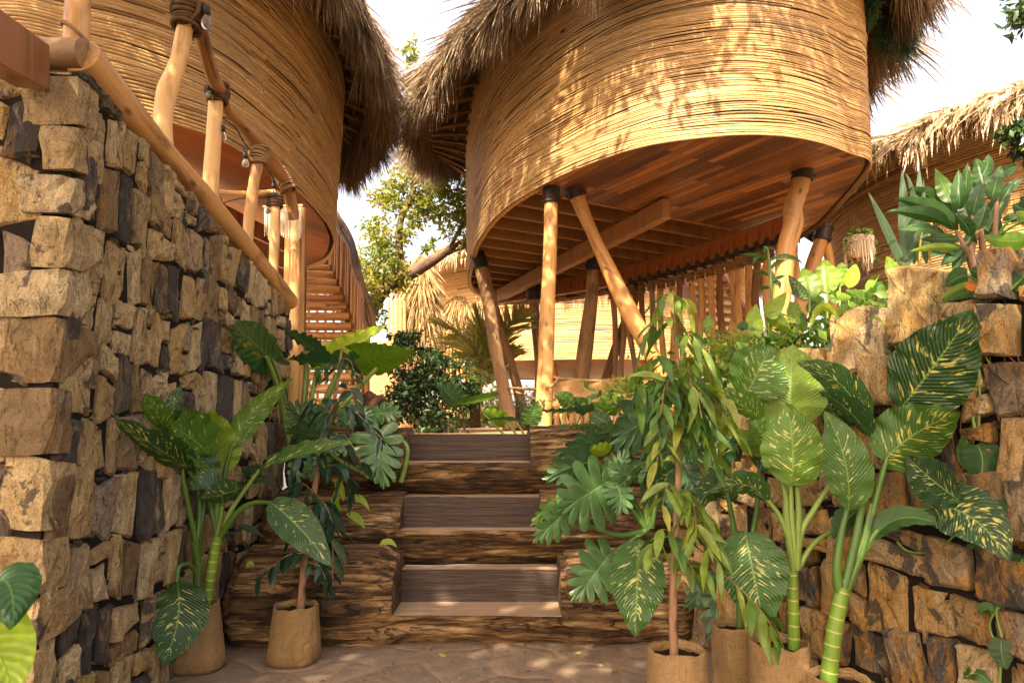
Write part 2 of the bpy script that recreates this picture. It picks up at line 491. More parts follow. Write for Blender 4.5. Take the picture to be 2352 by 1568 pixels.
TZ = 1.12
mb = MB()
for x0, x1, y0, y1 in ((-60, -1.95, 2.9, 4.9), (-60, 60, 4.9, 110), (3.3, 60, -8, 4.9)):
    nx, ny = 40, 40
    def sp(a, b, k):
        t = np.linspace(-1, 1, k); t = np.sign(t) * np.abs(t) ** 3
        return a + (b - a) * (t + 1) / 2
    gx, gy = np.meshgrid(sp(x0, x1, nx), y0 + (y1 - y0) * np.linspace(0, 1, ny) ** 3, indexing='ij')
    mb.add(np.stack([gx, gy, np.full_like(gx, TZ)], -1).reshape(-1, 3), grid_faces(nx, ny)[:, ::-1])
tag(mb.build("terrace_ground", M_sand), "bare earth terrace at the top of the log steps under the huts", "ground", kind='structure')

# ------------------------------------------------------------------ stone walls
def stone(mb, poly, O, S, Z, Nn, d, rnd, m=0, back=-.03):
    """one rough dressed stone: outline in wall coordinates, pushed out of the wall by d"""
    p = []
    k = len(poly)
    poly = np.asarray(poly, float)
    c = poly.mean(0)
    size = np.sqrt(max(1e-5, (poly[:, 0].max() - poly[:, 0].min()) * (poly[:, 1].max() - poly[:, 1].min())))
    for i in range(k):                                   # knock the corners off, roughen the edges
        a, b, e = poly[i - 1], poly[i], poly[(i + 1) % k]
        q1, q2 = rng.uniform(.015, .2, 2) ** 1.4 * 1.2
        s1, s2 = b + (a - b) * q1, b + (e - b) * q2
        p += [s1, s2]
        nx = poly[(i + 1) % k]
        for t in (.42, .72):
            p.append(s2 + (nx - s2) * t + rng.normal(0, size * .014, 2))
    p = np.array(p); n = len(p)
    tilt = rng.normal(0, .07, 2)
    def lift(q, base, jit):
        dd = base + (q - c) @ tilt + rng.normal(0, jit, len(q))
        return O + q[:, :1] * S + q[:, 1:] * Z + dd[:, None] * Nn
    e1 = c + (p - c) * .985
    shr = 1 - np.minimum(.013, size * .09) / (np.linalg.norm(p - c, axis=1)[:, None] + 1e-6) * rng.uniform(.35, 1.7, (n, 1))
    e2 = c + (p - c) * np.clip(shr, .55, .98)
    e3 = c + (p - c) * .45 + rng.normal(0, size * .03, p.shape)
    V = np.vstack([lift(p, back, 0), lift(e1, d - .018, .003), lift(e2, d, .003), lift(e3, d + .003, .0045), lift(c[None], d + .004, .004)])
    f = []
    for r_ in range(3):
        for i in range(n):
            j = (i + 1) % n
            f.append([r_ * n + i, r_ * n + j, (r_ + 1) * n + j, (r_ + 1) * n + i])
    f += [[3 * n + i, 3 * n + (i + 1) % n, 4 * n] for i in range(n)]
    mb.add(V, f, rnd, m=m, smooth=False)

def masonry(mb, O, S, Nn, s0, s1, zb, ztop, ch, wlo, whi, dep=(.02, .075), split=.22, chips=1.0, m=0):
    O, S, Nn = np.array(O, float), np.array(S, float), np.array(Nn, float)
    Z = np.array((0, 0, 1.))
    nk = int(np.ceil((max(ztop(s0), ztop(s1)) - zb) / ch)) + 1
    ph = rng.uniform(0, 100, nk + 2)
    def bd(k, s): return zb + k * ch + (noise.noise((s * 1.7, ph[k], 0.)) * .32 * ch if k else 0)
    for k in range(nk):
        s = s0
        while s < s1 - .03:
            w = rng.uniform(wlo, whi) * (1.0 if rng.random() > .18 else 1.5)
            e = min(s + w, s1)
            if s1 - e < wlo * .6: e = s1
            g = rng.uniform(.004, .0095)
            jz = rng.normal(0, ch * .075, 4)
            sk = rng.normal(0, .014, 4)
            b0, b1 = bd(k, s) + g + jz[0], bd(k, e) + g + jz[1]
            t0, t1 = bd(k + 1, s) - g + jz[2], bd(k + 1, e) - g + jz[3]
            lim0, lim1 = ztop(s) - .005, ztop(e) - .005
            t0, t1 = min(t0, lim0), min(t1, lim1)
            if t0 - b0 > .03 and t1 - b1 > .03:
                q = [[s + g + sk[0], b0], [e - g + sk[1], b1], [e - g + sk[2], t1], [s + g + sk[3], t0]]
                d = rng.uniform(*dep) ** 1.0; cr = rng.random()
                h = (t0 + t1 - b0 - b1) / 2
                if rng.random() < split and h > ch * .5:
                    f_ = rng.uniform(.3, .7); f2 = f_ + rng.normal(0, .06)
                    mL = np.array(q[0]) + (np.array(q[3]) - q[0]) * f_; mR = np.array(q[1]) + (np.array(q[2]) - q[1]) * f2
                    gz = np.array((0, g))
                    stone(mb, [q[0], q[1], mR - gz, mL - gz], O, S, Z, Nn, d, cr, m)
                    stone(mb, [mL + gz, mR + gz, q[2], q[3]], O, S, Z, Nn, rng.uniform(*dep), rng.random(), m)
                else:
                    stone(mb, q, O, S, Z, Nn, d, cr, m)
                if rng.random() < chips:                      # packing slips in the joints
                    for _ in range(rng.integers(1, 4)):
                        x = rng.uniform(s, e); z = (b0 if rng.random() < .7 else rng.uniform(b0, t0)) + rng.normal(0, .01)
                        a = rng.uniform(.012, .035); b = rng.uniform(.008, .02)
                        if rng.random() < .35: a, b = b, a * 1.4
                        if z + b < min(lim0, lim1):
                            an = rng.uniform(0, 6.28, 1) + np.sort(rng.uniform(0, 6.28, 5))
                            stone(mb, np.stack([x + a * np.cos(an), z + b * np.sin(an)], 1), O, S, Z, Nn, rng.uniform(.012, .034), rng.choice([.03, .1, .2, .3, .5]), m)
            s = e

WX = -1.66
YC = PX(112, 976, WX)[1]           # near corner of the left wall
YE = PX(652, 940, WX)[1]           # far end
pr0, pr1 = PX(190, 160, WX), PX(662, 700, WX)
def left_top(y): return pr0[2] + (pr1[2] - pr0[2]) * (y - pr0[1]) / (pr1[1] - pr0[1]) - .02
mb = MB()
masonry(mb, (WX, 0, 0), (0, 1, 0), (1, 0, 0), YC + .005, YE, -.02, lambda s: left_top(s), .25, .075, .165, (.022, .042), .14, 1.0)
masonry(mb, (0, YC, 0), (-1, 0, 0), (0, -1, 0), -WX + .09, 3.4, -.02, lambda s: left_top(YC) - .03, .27, .10, .22, (.015, .03))
# big corner stones, long and short in turn
z = -.02
kk = 0
while z < left_top(YC) - .08:
    h = min(rng.uniform(.15, .27), left_top(YC) - z - .02)
    a = rng.uniform(.085, .125) if kk % 2 else rng.uniform(.06, .085)
    b = rng.uniform(.05, .08) if kk % 2 else rng.uniform(.085, .14)
    e = rng.uniform(.03, .048)
    c = np.array((WX + e - a, YC - e + b, z + h / 2))
    v = []
    nn = 3
    hx, hy, hz = a, b, h / 2 - .005
    tl, tl2 = rng.normal(0, .10, 2)
    for i in range(nn + 1):
        zz = -hz + 2 * hz * i / nn
        s_ = 1 - (.09 if i in (0, nn) else .0)
        for tx, ty in ((-1, -1), (-.3, -1), (.35, -1), (.86, -1), (1, -.86), (1, -.2), (1, .4), (1, 1), (-1, 1)):
            x_, y_ = tx * hx * (s_ if tx > .8 else 1) + rng.normal(0, .007), ty * hy * (s_ if ty < -.8 else 1) + rng.normal(0, .007)
            v.append(c + np.array((x_, y_, zz * (1 - .06 * abs(tx)) + (tl * x_ + tl2 * y_) * (1 if i else .5) + rng.normal(0, .008) * (0 < i < nn))))
    top = np.array(v[-9:]).mean(0); bot = np.array(v[:9]).mean(0)
    f = [list(map(int, q)) for q in grid_faces(nn + 1, 9, True)]
    v += [top, bot]; L = len(v)
    f += [[nn * 9 + i, nn * 9 + (i + 1) % 9, L - 2] for i in range(9)] + [[(i + 1) % 9, i, L - 1] for i in range(9)]
    mb.add(v, f, rng.uniform(.2, 1.), smooth=False)
    z += h; kk += 1
stones = mb
lw = empty("stone_wall", (WX, YC, 0), "tall wall of upright tan and slate stones under the sloping pole rail", "wall")
stones.build("facing_stone", M_stone, lw)
mb = MB()
def wedge(mb, x0, x1, y0, y1, zf, m=0):
    v = [(x, y, z) for x in (x0, x1) for y, zt in ((y0, zf(y0)), (y1, zf(y1))) for z in (-.1, zt)]
    f = [[0, 1, 3, 2], [4, 6, 7, 5], [0, 4, 5, 1], [2, 3, 7, 6], [0, 2, 6, 4], [1, 5, 7, 3]]
    mb.add(v, f, m=m, smooth=False)
wedge(mb, -3.4, WX + .012, YC - .012, YE, lambda y: left_top(y) - .03)
mb.build("wall_core", M_joint, lw)

# right wall: dry stone, lower, steps down towards the log steps
RA, RB = np.array((1.02, 4.05, 0)), np.array((1.92, 1.9, 0))
RS = nrm(RB - RA); RN = np.array((RS[1], -RS[0], 0)); RN = RN if RN[1] < 0 else -RN
RL = np.linalg.norm(RB - RA)
def rwall(px, py):
    q = PPL(px, py, RA, RN); return np.dot(q - RA, RS), q[2]
rtop = [rwall(*q) for q in ((1560, 985), (1700, 905), (1780, 850), (1868, 800), (1935, 715), (2055, 705), (2075, 640), (2180, 622), (2190, 690), (2262, 660), (2352, 560))]
rts, rtz = np.array([q[0] for q in rtop]), np.array([q[1] for q in rtop])
def right_top(s): return float(np.interp(s, rts, rtz))
rw = empty("stone_wall", RA, "rusty dry stone retaining wall behind the potted plants, planted along its top", "wall")
mb = MB()
masonry(mb, RA, RS, RN, -.1, RL, -.02, lambda s: min(right_top(s), 1.42), .21, .07, .21, (.02, .075), .3)
masonry(mb, RA, RS, RN, RL, RL + 1.8, -.02, lambda s: 1.78, .21, .07, .21, (.02, .075), .3)
s_end = rwall(2356, 600)[0]
masonry(mb, RA, RS, RN, s_end, RL, 1.40, lambda s: 1.78, .2, .10, .2, (.02, .075), .3)
for pxl in ([(1868, 800), (1930, 800), (1930, 940), (1870, 930)], [(1935, 725), (1995, 702), (2052, 712), (2058, 850), (1940, 870)],
            [(2066, 620), (2118, 612), (2180, 625), (2186, 770), (2072, 800)], [(2190, 700), (2262, 690), (2268, 800), (2190, 800)],
            [(2275, 580), (2352, 570), (2352, 690), (2280, 690)], [(1990, 810), (2060, 812), (2062, 930), (1994, 930)], [(2275, 700), (2352, 700), (2352, 820), (2280, 820)],
            [(2190, 810), (2268, 806), (2268, 920), (2192, 920)]):
    q = np.array([rwall(*a) for a in pxl])
    stone(mb, q[::-1] if np.cross(q[1] - q[0], q[2] - q[1]) < 0 else q, RA, RS, np.array((0, 0, 1.)), RN, rng.uniform(.07, .12), rng.uniform(.55, 1), back=-.16)
mb.build("facing_stone", M_stone_rust, rw)
mb = MB()
sv_ = np.linspace(-.15, RL + 1.8, 44)
v = []
for s in sv_:
    for off, zz in ((.014, -.1), (.014, right_top(s) - .09), (-.3, right_top(s) - .09), (-.3, -.1)):
        q = RA + RS * s + RN * off; v.append((q[0], q[1], zz))
mb.add(v, grid_faces(44, 4, True), smooth=False)
mb.build("wall_core", M_joint, rw)

# planted bank held by that wall
def bank_h(x, y):
    q = np.array((x, y, 0)) - RA
    s = np.dot(q, RS); d = -np.dot(q, RN)
    top = min(right_top(min(max(s, -.5), RL)), 1.5)
    f = min(1, max(0, d / 1.6))
    return (top - .06) * (1 - f) + 1.34 * f + .05 * noise.noise((x * 2, y * 2, 3))
mb = MB()
us, ds = np.linspace(-.9, RL + 2.6, 60), np.linspace(.02, 6.0, 50)
v = []
for s in us:
    for d in ds:
        q = RA + RS * s - RN * d
        v.append((q[0], q[1], bank_h(q[0], q[1])))
mb.add(v, grid_faces(60, 50))
tag(mb.build("planting_bank", M_soil), "raised earth bank behind the rusty stone wall", "ground", kind='structure')

# ------------------------------------------------------------------ log steps
n = N("weathered_log"); u = n.uvw(); cut = n.rnd()
g = n.noise(n.map(u, (1.4, 16, 16)), 1.0, 7, .68, .7)
bark = n.ramp(g, [(.32, (.03, .016, .008)), (.45, (.095, .052, .021)), (.54, (.23, .135, .055)), (.66, (.45, .31, .155))])
pk = n.noise(n.map(u, (2.2, 7, 7)), 1.0, 4, .6, 1.2)
bark = n.mix(n.ramp(pk, [(.56, 0.), (.66, .85)]), bark, (.025, .014, .008))
ms = n.noise(n.map(u, (3, 4, 4), (5, 2, 0)), 1.0, 4, .6)
bark = n.mix(n.ramp(ms, [(.60, 0.), (.75, .45)]), bark, (.15, .13, .03))
ri = n.noise(n.map(u, (3, 40, 40)), 1.0, 5, .6)
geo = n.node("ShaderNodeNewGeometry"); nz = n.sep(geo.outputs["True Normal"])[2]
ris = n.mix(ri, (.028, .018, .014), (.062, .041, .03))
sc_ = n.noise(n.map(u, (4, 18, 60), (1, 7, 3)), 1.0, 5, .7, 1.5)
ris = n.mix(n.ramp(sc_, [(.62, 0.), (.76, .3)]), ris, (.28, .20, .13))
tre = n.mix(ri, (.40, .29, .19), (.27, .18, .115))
ck = n.noise(n.map(u, (1.1, 13, 13), (2, 9, 4)), 1.0, 4, .6, .9)
bark = n.mix(n.ramp(n.math('ABSOLUTE', n.math('SUBTRACT', ck, .5)), [(.0, .85), (.012, 0.)]), bark, (.010, .006, .004))
sp2 = n.noise(n.map(u, (9, 30, 30)), 1.0, 5, .75)
bark = n.mix(n.ramp(sp2, [(.38, .45), (.55, 0.)]), bark, n.mix(.75, bark, (.01, .006, .003)))
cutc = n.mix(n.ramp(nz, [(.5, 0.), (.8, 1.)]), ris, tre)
c = n.mix(cut, bark, cutc)
n.bump(n.mix(cut, n.mix(.5, n.mix(.4, g, sp2), n.math('SUBTRACT', pk, n.ramp(n.math('ABSOLUTE', n.math('SUBTRACT', ck, .5)), [(.0, .8), (.03, 0.)]))), n.mix(.8, ri, .5)), 1.0, .05)
M_log = n.fin(c, n.mix(cut, .8, .45), .3)

def log(label, x0, x1, yc, zc, ry, rz, notch, seed, ends=(1, 1)):
    nx0, nx1, zt, yr, ztop = notch
    ph = seed * 13.7
    xs = sorted(set(list(np.linspace(x0, x1, 150)) + [nx0 - .0015, nx0 + .0015, nx1 - .0015, nx1 + .0015]))
    th = np.linspace(0, 2 * np.pi, 150, endpoint=False)
    mb = MB()
    v, cutv, uv = [], [], []
    for x in xs:
        inn = nx0 < x < nx1
        e = min((x - x0), (x1 - x)) / .10
        er = min(1, max(.0, e)) ** .35 if e < 1 else 1
        wob = .03 * noise.noise((x * .8, ph, 0))
        sec = []
        for t in th:
            cy, cz = math.cos(t), math.sin(t)
            lump = .16 * noise.noise((x * 1.1, cy * .9 + ph, cz * .9)) + .10 * noise.noise((x * 3.0, cy * 2.4 + ph, cz * 2.4)) + .05 * noise.noise((x * 5, cy * 9 + ph, cz * 9))
            lump += .022 * noise.noise((x * 2.2, cy * 19 + ph, cz * 19)) + .02 * noise.noise((x * 9, cy * 15 + ph, cz * 15))
            k = (1 + lump) * (.35 + .65 * er)
            y = yc + ry(x) * k * cy + wob
            z = max(zc + rz(x) * k * cz, zc - rz(x) * .93)
            sec.append([y, z, 0.])
        if inn:
            for q in sec:
                if q[1] > ztop: q[1] = ztop; q[2] = 1.
            idx = [i for i, q in enumerate(sec) if q[1] > zt and q[0] < yr]     # from the back of the cut round to its front
            yf = sec[idx[-1]][0]
            la, lb = ztop - zt, yr - yf
            nv_ = max(2, int(round(len(idx) * .6)))
            for j, i in enumerate(idx):
                if j < nv_: sec[i] = [yr, ztop - la * j / (nv_ - 1), 1.]
                else: sec[i] = [yr - lb * (j - nv_ + 1) / (len(idx) - nv_), zt, 1.]
        for y, z, cu in sec:
            v.append((x, y, z)); cutv.append(cu); uv.append((x, y + ph, z))
    nn = len(th)
    mb.add(v, grid_faces(len(xs), nn, True)[:, ::-1], np.array(cutv), uv, smooth=True)
    for i in (0, len(xs) - 1):
        ring = np.array(v[i * nn:(i + 1) * nn]); vv = np.vstack([ring, ring.mean(0)[None]])
        mb.add(vv, np.array([[k, (k + 1) % nn, nn] for k in range(nn)]), .0, np.vstack([np.array(uv[i * nn:(i + 1) * nn]), [uv[i * nn]]]), smooth=False)
    o = mb.build("log_step", M_log)
    me = o.data
    # sharp cut faces
    sm = np.zeros(len(me.polygons), dtype=bool); me.polygons.foreach_get("use_smooth", sm)
    vi = np.zeros(len(me.loops), dtype=np.int32); me.loops.foreach_get("vertex_index", vi)
    ca = np.array(cutv + [0] * (len(me.vertices) - len(cutv)))
    st_ = np.zeros(len(me.polygons), dtype=np.int32); me.polygons.foreach_get("loop_start", st_)
    tt = np.zeros(len(me.polygons), dtype=np.int32); me.polygons.foreach_get("loop_total", tt)
    for i in range(len(sm)):
        if ca[vi[st_[i]:st_[i] + tt[i]]].max() > .5: sm[i] = False
    me.polygons.foreach_set("use_smooth", sm)
    return tag(o, label, "log step", "logs stacked as a stair")
def lerp(x, a, b, va, vb): return va + (vb - va) * min(1, max(0, (x - a) / (b - a)))
log("bottom log of the stair, lying on the flagstones, with the widest notch", -1.62, 1.05, 4.14, .185, lambda x: lerp(x, -1.0, -.5, .31, .26), lambda x: lerp(x, -.75, -.62, .30, .235) + .03 * (x > .3), (-.655, .272, .168, 4.18, .353), 1)
log("middle log of the stair with a dark notched riser between the two other logs", -1.60, 1.06, 4.56, .545, lambda x: .27, lambda x: .235, (-.69, .178, .56, 4.43, .746), 2)
log("topmost log of the stair, its notch level with the terrace", -1.55, 1.12, 4.88, .94, lambda x: .33, lambda x: lerp(x, .1, .2, .255, .275), (-.718, .120, .957, 4.79, 1.138), 3)
# ------------------------------------------------------------------ round reed huts on posts
def offset(c, d):
    t = np.roll(c, -1, 0) - np.roll(c, 1, 0)
    t /= np.linalg.norm(t, axis=1)[:, None]
    nn = np.stack([t[:, 1], -t[:, 0]], 1)
    return c + nn * d, nn
def ccw(c):
    a = 0.5 * np.sum(c[:, 0] * np.roll(c[:, 1], -1) - np.roll(c[:, 0], -1) * c[:, 1])
    return c if a > 0 else c[::-1]

def reed_wall(mb, plan, z0, z1, d=.026, lean=0.0, seed=0, amp=.05, skip=None):
    """rows of split reeds bent round the plan, each row made of sticks of its own length"""
    c, L = even_closed(plan, int(max(120, 14 * np.linalg.norm(np.roll(plan, -1, 0) - plan, axis=1).sum())))
    _, nn = offset(c, 0)
    n = len(c); s = np.linspace(0, L, n, endpoint=False)
    rows = int((z1 - z0) / d)
    lowf = np.array([[noise.noise((math.cos(6.283 * k / n) * 1.6, math.sin(6.283 * k / n) * 1.6, j * .06 + seed)) for k in range(n)] for j in range(rows)])
    midf = np.array([[noise.noise((math.cos(6.283 * k / n) * 6, math.sin(6.283 * k / n) * 6, j * .5 + seed)) for k in range(n)] for j in range(rows)])
    ang = np.array((-1.35, -.45, .45, 1.35))
    for j in range(rows):
        k = 0
        start = rng.integers(0, n)
        fade = min(1, j / 8)
        while k < n:
            ln = int(rng.uniform(.7, 2.4) / (L / n)); ln = max(3, min(ln, n - k))
            idx = (start + np.arange(k, min(k + ln + 1, n + 1))) % n
            k += ln
            if len(idx) < 3: continue
            r = d * rng.uniform(.45, .62); out = rng.uniform(-.003, .005)
            if rng.random() < .04: out += .007
            zz = z0 + d * (j + .5) + lowf[j, idx] * amp * fade + midf[j, idx] * .009 * fade + rng.normal(0, .0018)
            o = lean * (zz - z0) + out + midf[j, idx] * .006
            base = c[idx] + nn[idx] * o[:, None]
            v = np.zeros((len(idx), 4, 3))
            for a in range(4):
                v[:, a, :2] = base + nn[idx] * (r * math.cos(ang[a]))
                v[:, a, 2] = zz + r * math.sin(ang[a])
            u = np.zeros((len(idx), 4, 3)); u[..., 0] = (s[idx] + j * 7.3)[:, None]; u[..., 1] = j * 3.1 + np.sin(ang)[None] * r; u[..., 2] = j
            mb.add(v.reshape(-1, 3), grid_faces(len(idx), 4)[:, ::-1], np.clip(rng.normal(.5, .28), 0, 1), u.reshape(-1, 3), smooth=True)
def ring_wall(mb, plan, z0, z1, off, lean=0.0, m=0, thick=.08):
    c, _ = offset(plan, off); ci, _ = offset(plan, off - thick); ct, _ = offset(plan, off + lean * (z1 - z0)); cit, _ = offset(plan, off - thick + lean * (z1 - z0))
    n = len(c)
    v = np.stack([np.c_[c, np.full(n, z0)], np.c_[ct, np.full(n, z1)], np.c_[cit, np.full(n, z1)], np.c_[ci, np.full(n, z0)]], 1).reshape(-1, 3)
    mb.add(v, grid_faces(n, 4, True), smooth=False)
    mb.add(v.reshape(n, 4, 3)[[n - 1, 0]].reshape(-1, 3), grid_faces(2, 4, True), smooth=False)

def blades(mb, root, dirs, length, width, droop, rnd, curl=.08):
    """thatch straws: three-segment tapering blades; root (n,3), dirs (n,3)"""
    n = len(root)
    side = np.cross(dirs, rng.normal(0, 1, (n, 3))); side /= np.linalg.norm(side, axis=1)[:, None] + 1e-9
    kick = rng.normal(0, curl, (n, 3))
    v = np.zeros((n, 7, 3)); p = root.copy(); d = dirs.copy()
    w = (1.0, .95, .7)
    for k in range(3):
        v[:, 2 * k] = p - side * (width * w[k] / 2)[:, None]; v[:, 2 * k + 1] = p + side * (width * w[k] / 2)[:, None]
        d = d + kick * .5; d[:, 2] -= droop
        d /= np.linalg.norm(d, axis=1)[:, None]
        p = p + d * (length / 3)[:, None]
    v[:, 6] = p
    b = np.arange(n)[:, None] * 7
    q = np.concatenate([b + np.array([[0, 1, 3, 2]]), b + np.array([[2, 3, 5, 4]])])
    t = b + np.array([[4, 5, 6]])
    mb.add(v.reshape(-1, 3), q, np.repeat(rnd, 7)); 
    mb.F.append(t + mb.n - n * 7); mb.M.append(np.zeros(n, int)); mb.S.append(np.ones(n, bool))

def thatch_roof(mb, core, plan, over, ze, slope, nst, hang=(.35, .8), lenr=(.5, .9), vis=None, wid=.016, depth=1.6, zfun=None, frac=.5):
    """eave ring = plan pushed out by `over` at height ze; the slope climbs inwards"""
    e, nn = offset(plan, over(plan)[:, None] if callable(over) else over)
    e, L = even_closed(e, len(plan) * 2)
    _, nn = offset(e, 0)
    n = len(e)
    cx = e.mean(0)
    zf = zfun or (lambda p: 0 * p[:, 0])
    ro = []
    for k, (f, up) in enumerate(((0, 0.), (.0, .14), (.25, None), (.55, None), (.85, None))):
        cc = e + (cx - e) * f
        dist = np.linalg.norm((cx - e) * f, axis=1)
        z = ze + zf(e) + (dist * slope + .14 if up is None else up)
        ro.append(np.c_[cc, z])
    v = np.concatenate(ro)
    F_ = grid_faces(5, n, True)
    core.add(v, F_, smooth=False)
    # straws
    t = rng.uniform(0, n, nst)
    i = t.astype(int); fr = (t - i)[:, None]
    pe = e[i] * (1 - fr) + e[(i + 1) % n] * fr; pn = nn[i]
    if vis is not None:
        keep = vis(pe); pe, pn = pe[keep], pn[keep]
    m = len(pe)
    edge = rng.random(m) < frac
    inw = np.where(edge, rng.uniform(-.12, .10, m), rng.uniform(0, depth, m))
    root = np.c_[pe - pn * inw[:, None], ze + zf(pe) + .14 + np.maximum(inw, -.05) * slope + rng.uniform(-.12, .05, m)]
    d = np.c_[pn * np.where(edge, rng.uniform(.0, .5, m), 1.0)[:, None] + rng.normal(0, .13, (m, 2)), np.where(edge, -rng.uniform(.7, 1.4, m), -slope * 1.1 + rng.normal(0, .12, m))]
    d /= np.linalg.norm(d, axis=1)[:, None]
    ln = np.where(edge, rng.uniform(*hang, m), rng.uniform(*lenr, m))
    clump = np.array([noise.noise((p[0] * 3.2, p[1] * 3.2, 5.)) for p in pe])
    fine = np.array([noise.noise((p[0] * 11, p[1] * 11, 2.)) for p in pe])
    ln *= 1 + .6 * clump + .35 * fine
    blades(mb, root, d, ln, rng.uniform(.6, 1.5, m) * wid, np.where(edge, .12, .10), np.clip(rng.beta(2.2, 2.2, m) + clump * .3 + fine * .35, 0, 1))
def rafters(root, plan, z_in, over, ze, idxs, inner=-.05, r=.028, mat=None, zfun=None):
    e, nn = offset(plan, over(plan)[:, None] if callable(over) else over)
    zf = zfun or (lambda p: 0 * p[:, 0])
    for i in idxs:
        mb = MB()
        a = plan[i] + nn[i] * inner; b = e[i]
        tube(mb, [(a[0], a[1], z_in), (b[0], b[1], ze + float(zf(e[i:i + 1])[0]) - .02)], [r * 1.2, r], 7, 6, lump=.1, rnd=rng.random())
        mb.build("rafter", mat or M_pole_dark, root)
def inside_poly(p, poly):
    x, y = p; r = False; n = len(poly)
    for i in range(n):
        x1, y1 = poly[i]; x2, y2 = poly[(i + 1) % n]
        if (y1 > y) != (y2 > y) and x < (x2 - x1) * (y - y1) / (y2 - y1) + x1: r = not r
    return r
def clip_half(poly, a, nvec):          # keep the side where (p-a).n >= 0
    out = []
    n = len(poly)
    for i in range(n):
        p, q = poly[i], poly[(i + 1) % n]
        dp, dq = np.dot(p - a, nvec), np.dot(q - a, nvec)
        if dp >= 0: out.append(p)
        if dp * dq < 0: out.append(p + (q - p) * dp / (dp - dq))
    return np.array(out)
def clip_seg(poly, a, d):
    ts = []
    n = len(poly)
    for i in range(n):
        p, q = poly[i], poly[(i + 1) % n]
        den = d[0] * (q - p)[1] - d[1] * (q - p)[0]
        if abs(den) < 1e-9: continue
        t = ((p - a)[0] * (q - p)[1] - (p - a)[1] * (q - p)[0]) / den
        s = ((p - a)[0] * d[1] - (p - a)[1] * d[0]) / den
        if 0 <= s <= 1: ts.append(t)
    return (min(ts), max(ts)) if len(ts) > 1 else None

M_joist = m_wood('joist_wood', (.34, .18, .062), (.24, .115, .04), (.2, .09, .03), .8, .45, .4, .2)
# ---- right hut
ZF = 3.6
front = [(1088, 572), (1100, 545), (1130, 503), (1180, 460), (1270, 408), (1370, 364), (1480, 330), (1600, 311), (1700, 303), (1800, 307), (1880, 321), (1950, 346), (2000, 378)]
pl = [PZ(a, b, ZF)[:2] for a, b in front]
pl += [np.array(q) for q in ((3.60, 7.3), (3.72, 8.4), (3.45, 9.6), (2.75, 11.0), (1.75, 12.3), (.7, 13.2), (-.15, 13.3), (-.62, 12.4), (-.74, 11.2))]
RP = ccw(closed_spline(pl, 220)); RP, RPL = even_closed(RP, 200)
rh = empty("round_hut", (1.6, 8.5, TZ), "big oval golden reed hut raised on leaning posts, underside of dark planks", "hut")
mb = MB(); reed_wall(mb, RP, ZF - .03, 5.9, .0165, .015, 1.0, .075)
mb.build("reed_wall", M_reed, rh)
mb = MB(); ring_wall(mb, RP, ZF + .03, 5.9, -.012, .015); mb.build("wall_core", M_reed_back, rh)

jl0, jl1 = PZ(1226, 441, ZF)[:2], PZ(1646, 521, ZF)[:2]
jd = nrm(jl1 - jl0); jn = np.array((-jd[1], jd[0]))         # jn points away from the camera
if jn[1] < 0: jn = -jn
inner, _ = offset(RP, -.05)
sof = clip_half(inner, jl0, -jn)
mb = MB()
def flat(mb, poly, z, th=.04):
    n = len(poly); c = poly.mean(0)
    v = np.vstack([np.c_[poly, np.full(n, z)], [[*c, z]], np.c_[poly, np.full(n, z + th)], [[*c, z + th]]])
    f = [[(k + 1) % n, k, n] for k in range(n)] + [[n + 1 + k, n + 1 + (k + 1) % n, 2 * n + 1] for k in range(n)] + [[k, (k + 1) % n, n + 1 + (k + 1) % n, n + 1 + k] for k in range(n)]
    mb.add(v, f, smooth=False)
flat(mb, sof, ZF + .012)
pa, pb = PZ(1450, 460, ZF)[:2], PZ(1760, 330, ZF)[:2]
pang = math.atan2(*(pb - pa)[::-1])
M_soffit = m_planks("soffit_planks", -pang, .085, 1.1, [(0.2, (.025, .009, .004)), (.42, (.095, .036, .013)), (.6, (.19, .078, .026)), (.85, (.40, .19, .068))], .36)
mb.build("plank_ceiling", M_soffit, rh)
mb = MB(); flat(mb, clip_half(inner, jl0 + jn * .02, jn), ZF + .27)
M_dark_boards = m_planks("floor_boards", -math.atan2(jn[1], jn[0]), .14, 2.2, [(0.1, (.02, .008, .004)), (.5, (.07, .027, .01)), (.9, (.15, .06, .022))], .6)
mb.build("floor_board", M_dark_boards, rh)
for k in range(14):
    a = jl0 + jn * (.05 + .44 * k)
    sg = clip_seg(inner, a, jd)
    if not sg: continue
    p, q = a + jd * sg[0], a + jd * sg[1]
    mb = MB(); beam(mb, (*p, ZF + .13), (*q, ZF + .13), .055, .24, rng.random())
    mb.build("joist", M_joist, rh)
# big girder under the joists and the far rim beam
g0, g1 = PZ(1147, 692, ZF - .22)[:2], PZ(1532, 500, ZF - .22)[:2]
mb = MB(); beam(mb, (*g0, ZF - .12), (*g1, ZF - .12), .11, .22, .5, bev=.012); mb.build("girder", M_joist, rh)
fb = [PZ(1140, 697, ZF - .25), PZ(1380, 660, ZF - .25), PZ(1600, 607, ZF - .25), PZ(1830, 535, ZF - .25)]
FBL = resample([np.array((q[0], q[1], ZF - .14)) for q in fb], 24)
mb = MB()
for a, b in zip(FBL[:-1], FBL[1:]): beam(mb, a, b, .12, .24, .45, bev=0)
mb.build("rim_beam", M_redwood, rh)
mb = MB()                                         # pale board inside the open rim
ri, rn_ = offset(RP, -.035)
sel = [i for i in range(len(RP)) if np.dot(RP[i] - jl0, jn) > -.2 and RP[i][0] < .6]
for i in sel:
    j = (i + 1) % len(RP)
    if j in sel:
        beam(mb, (*ri[i], ZF + .045), (*ri[j], ZF + .045), .05, .15, .5, bev=0)
mb.build("rim_board", M_pole, rh)

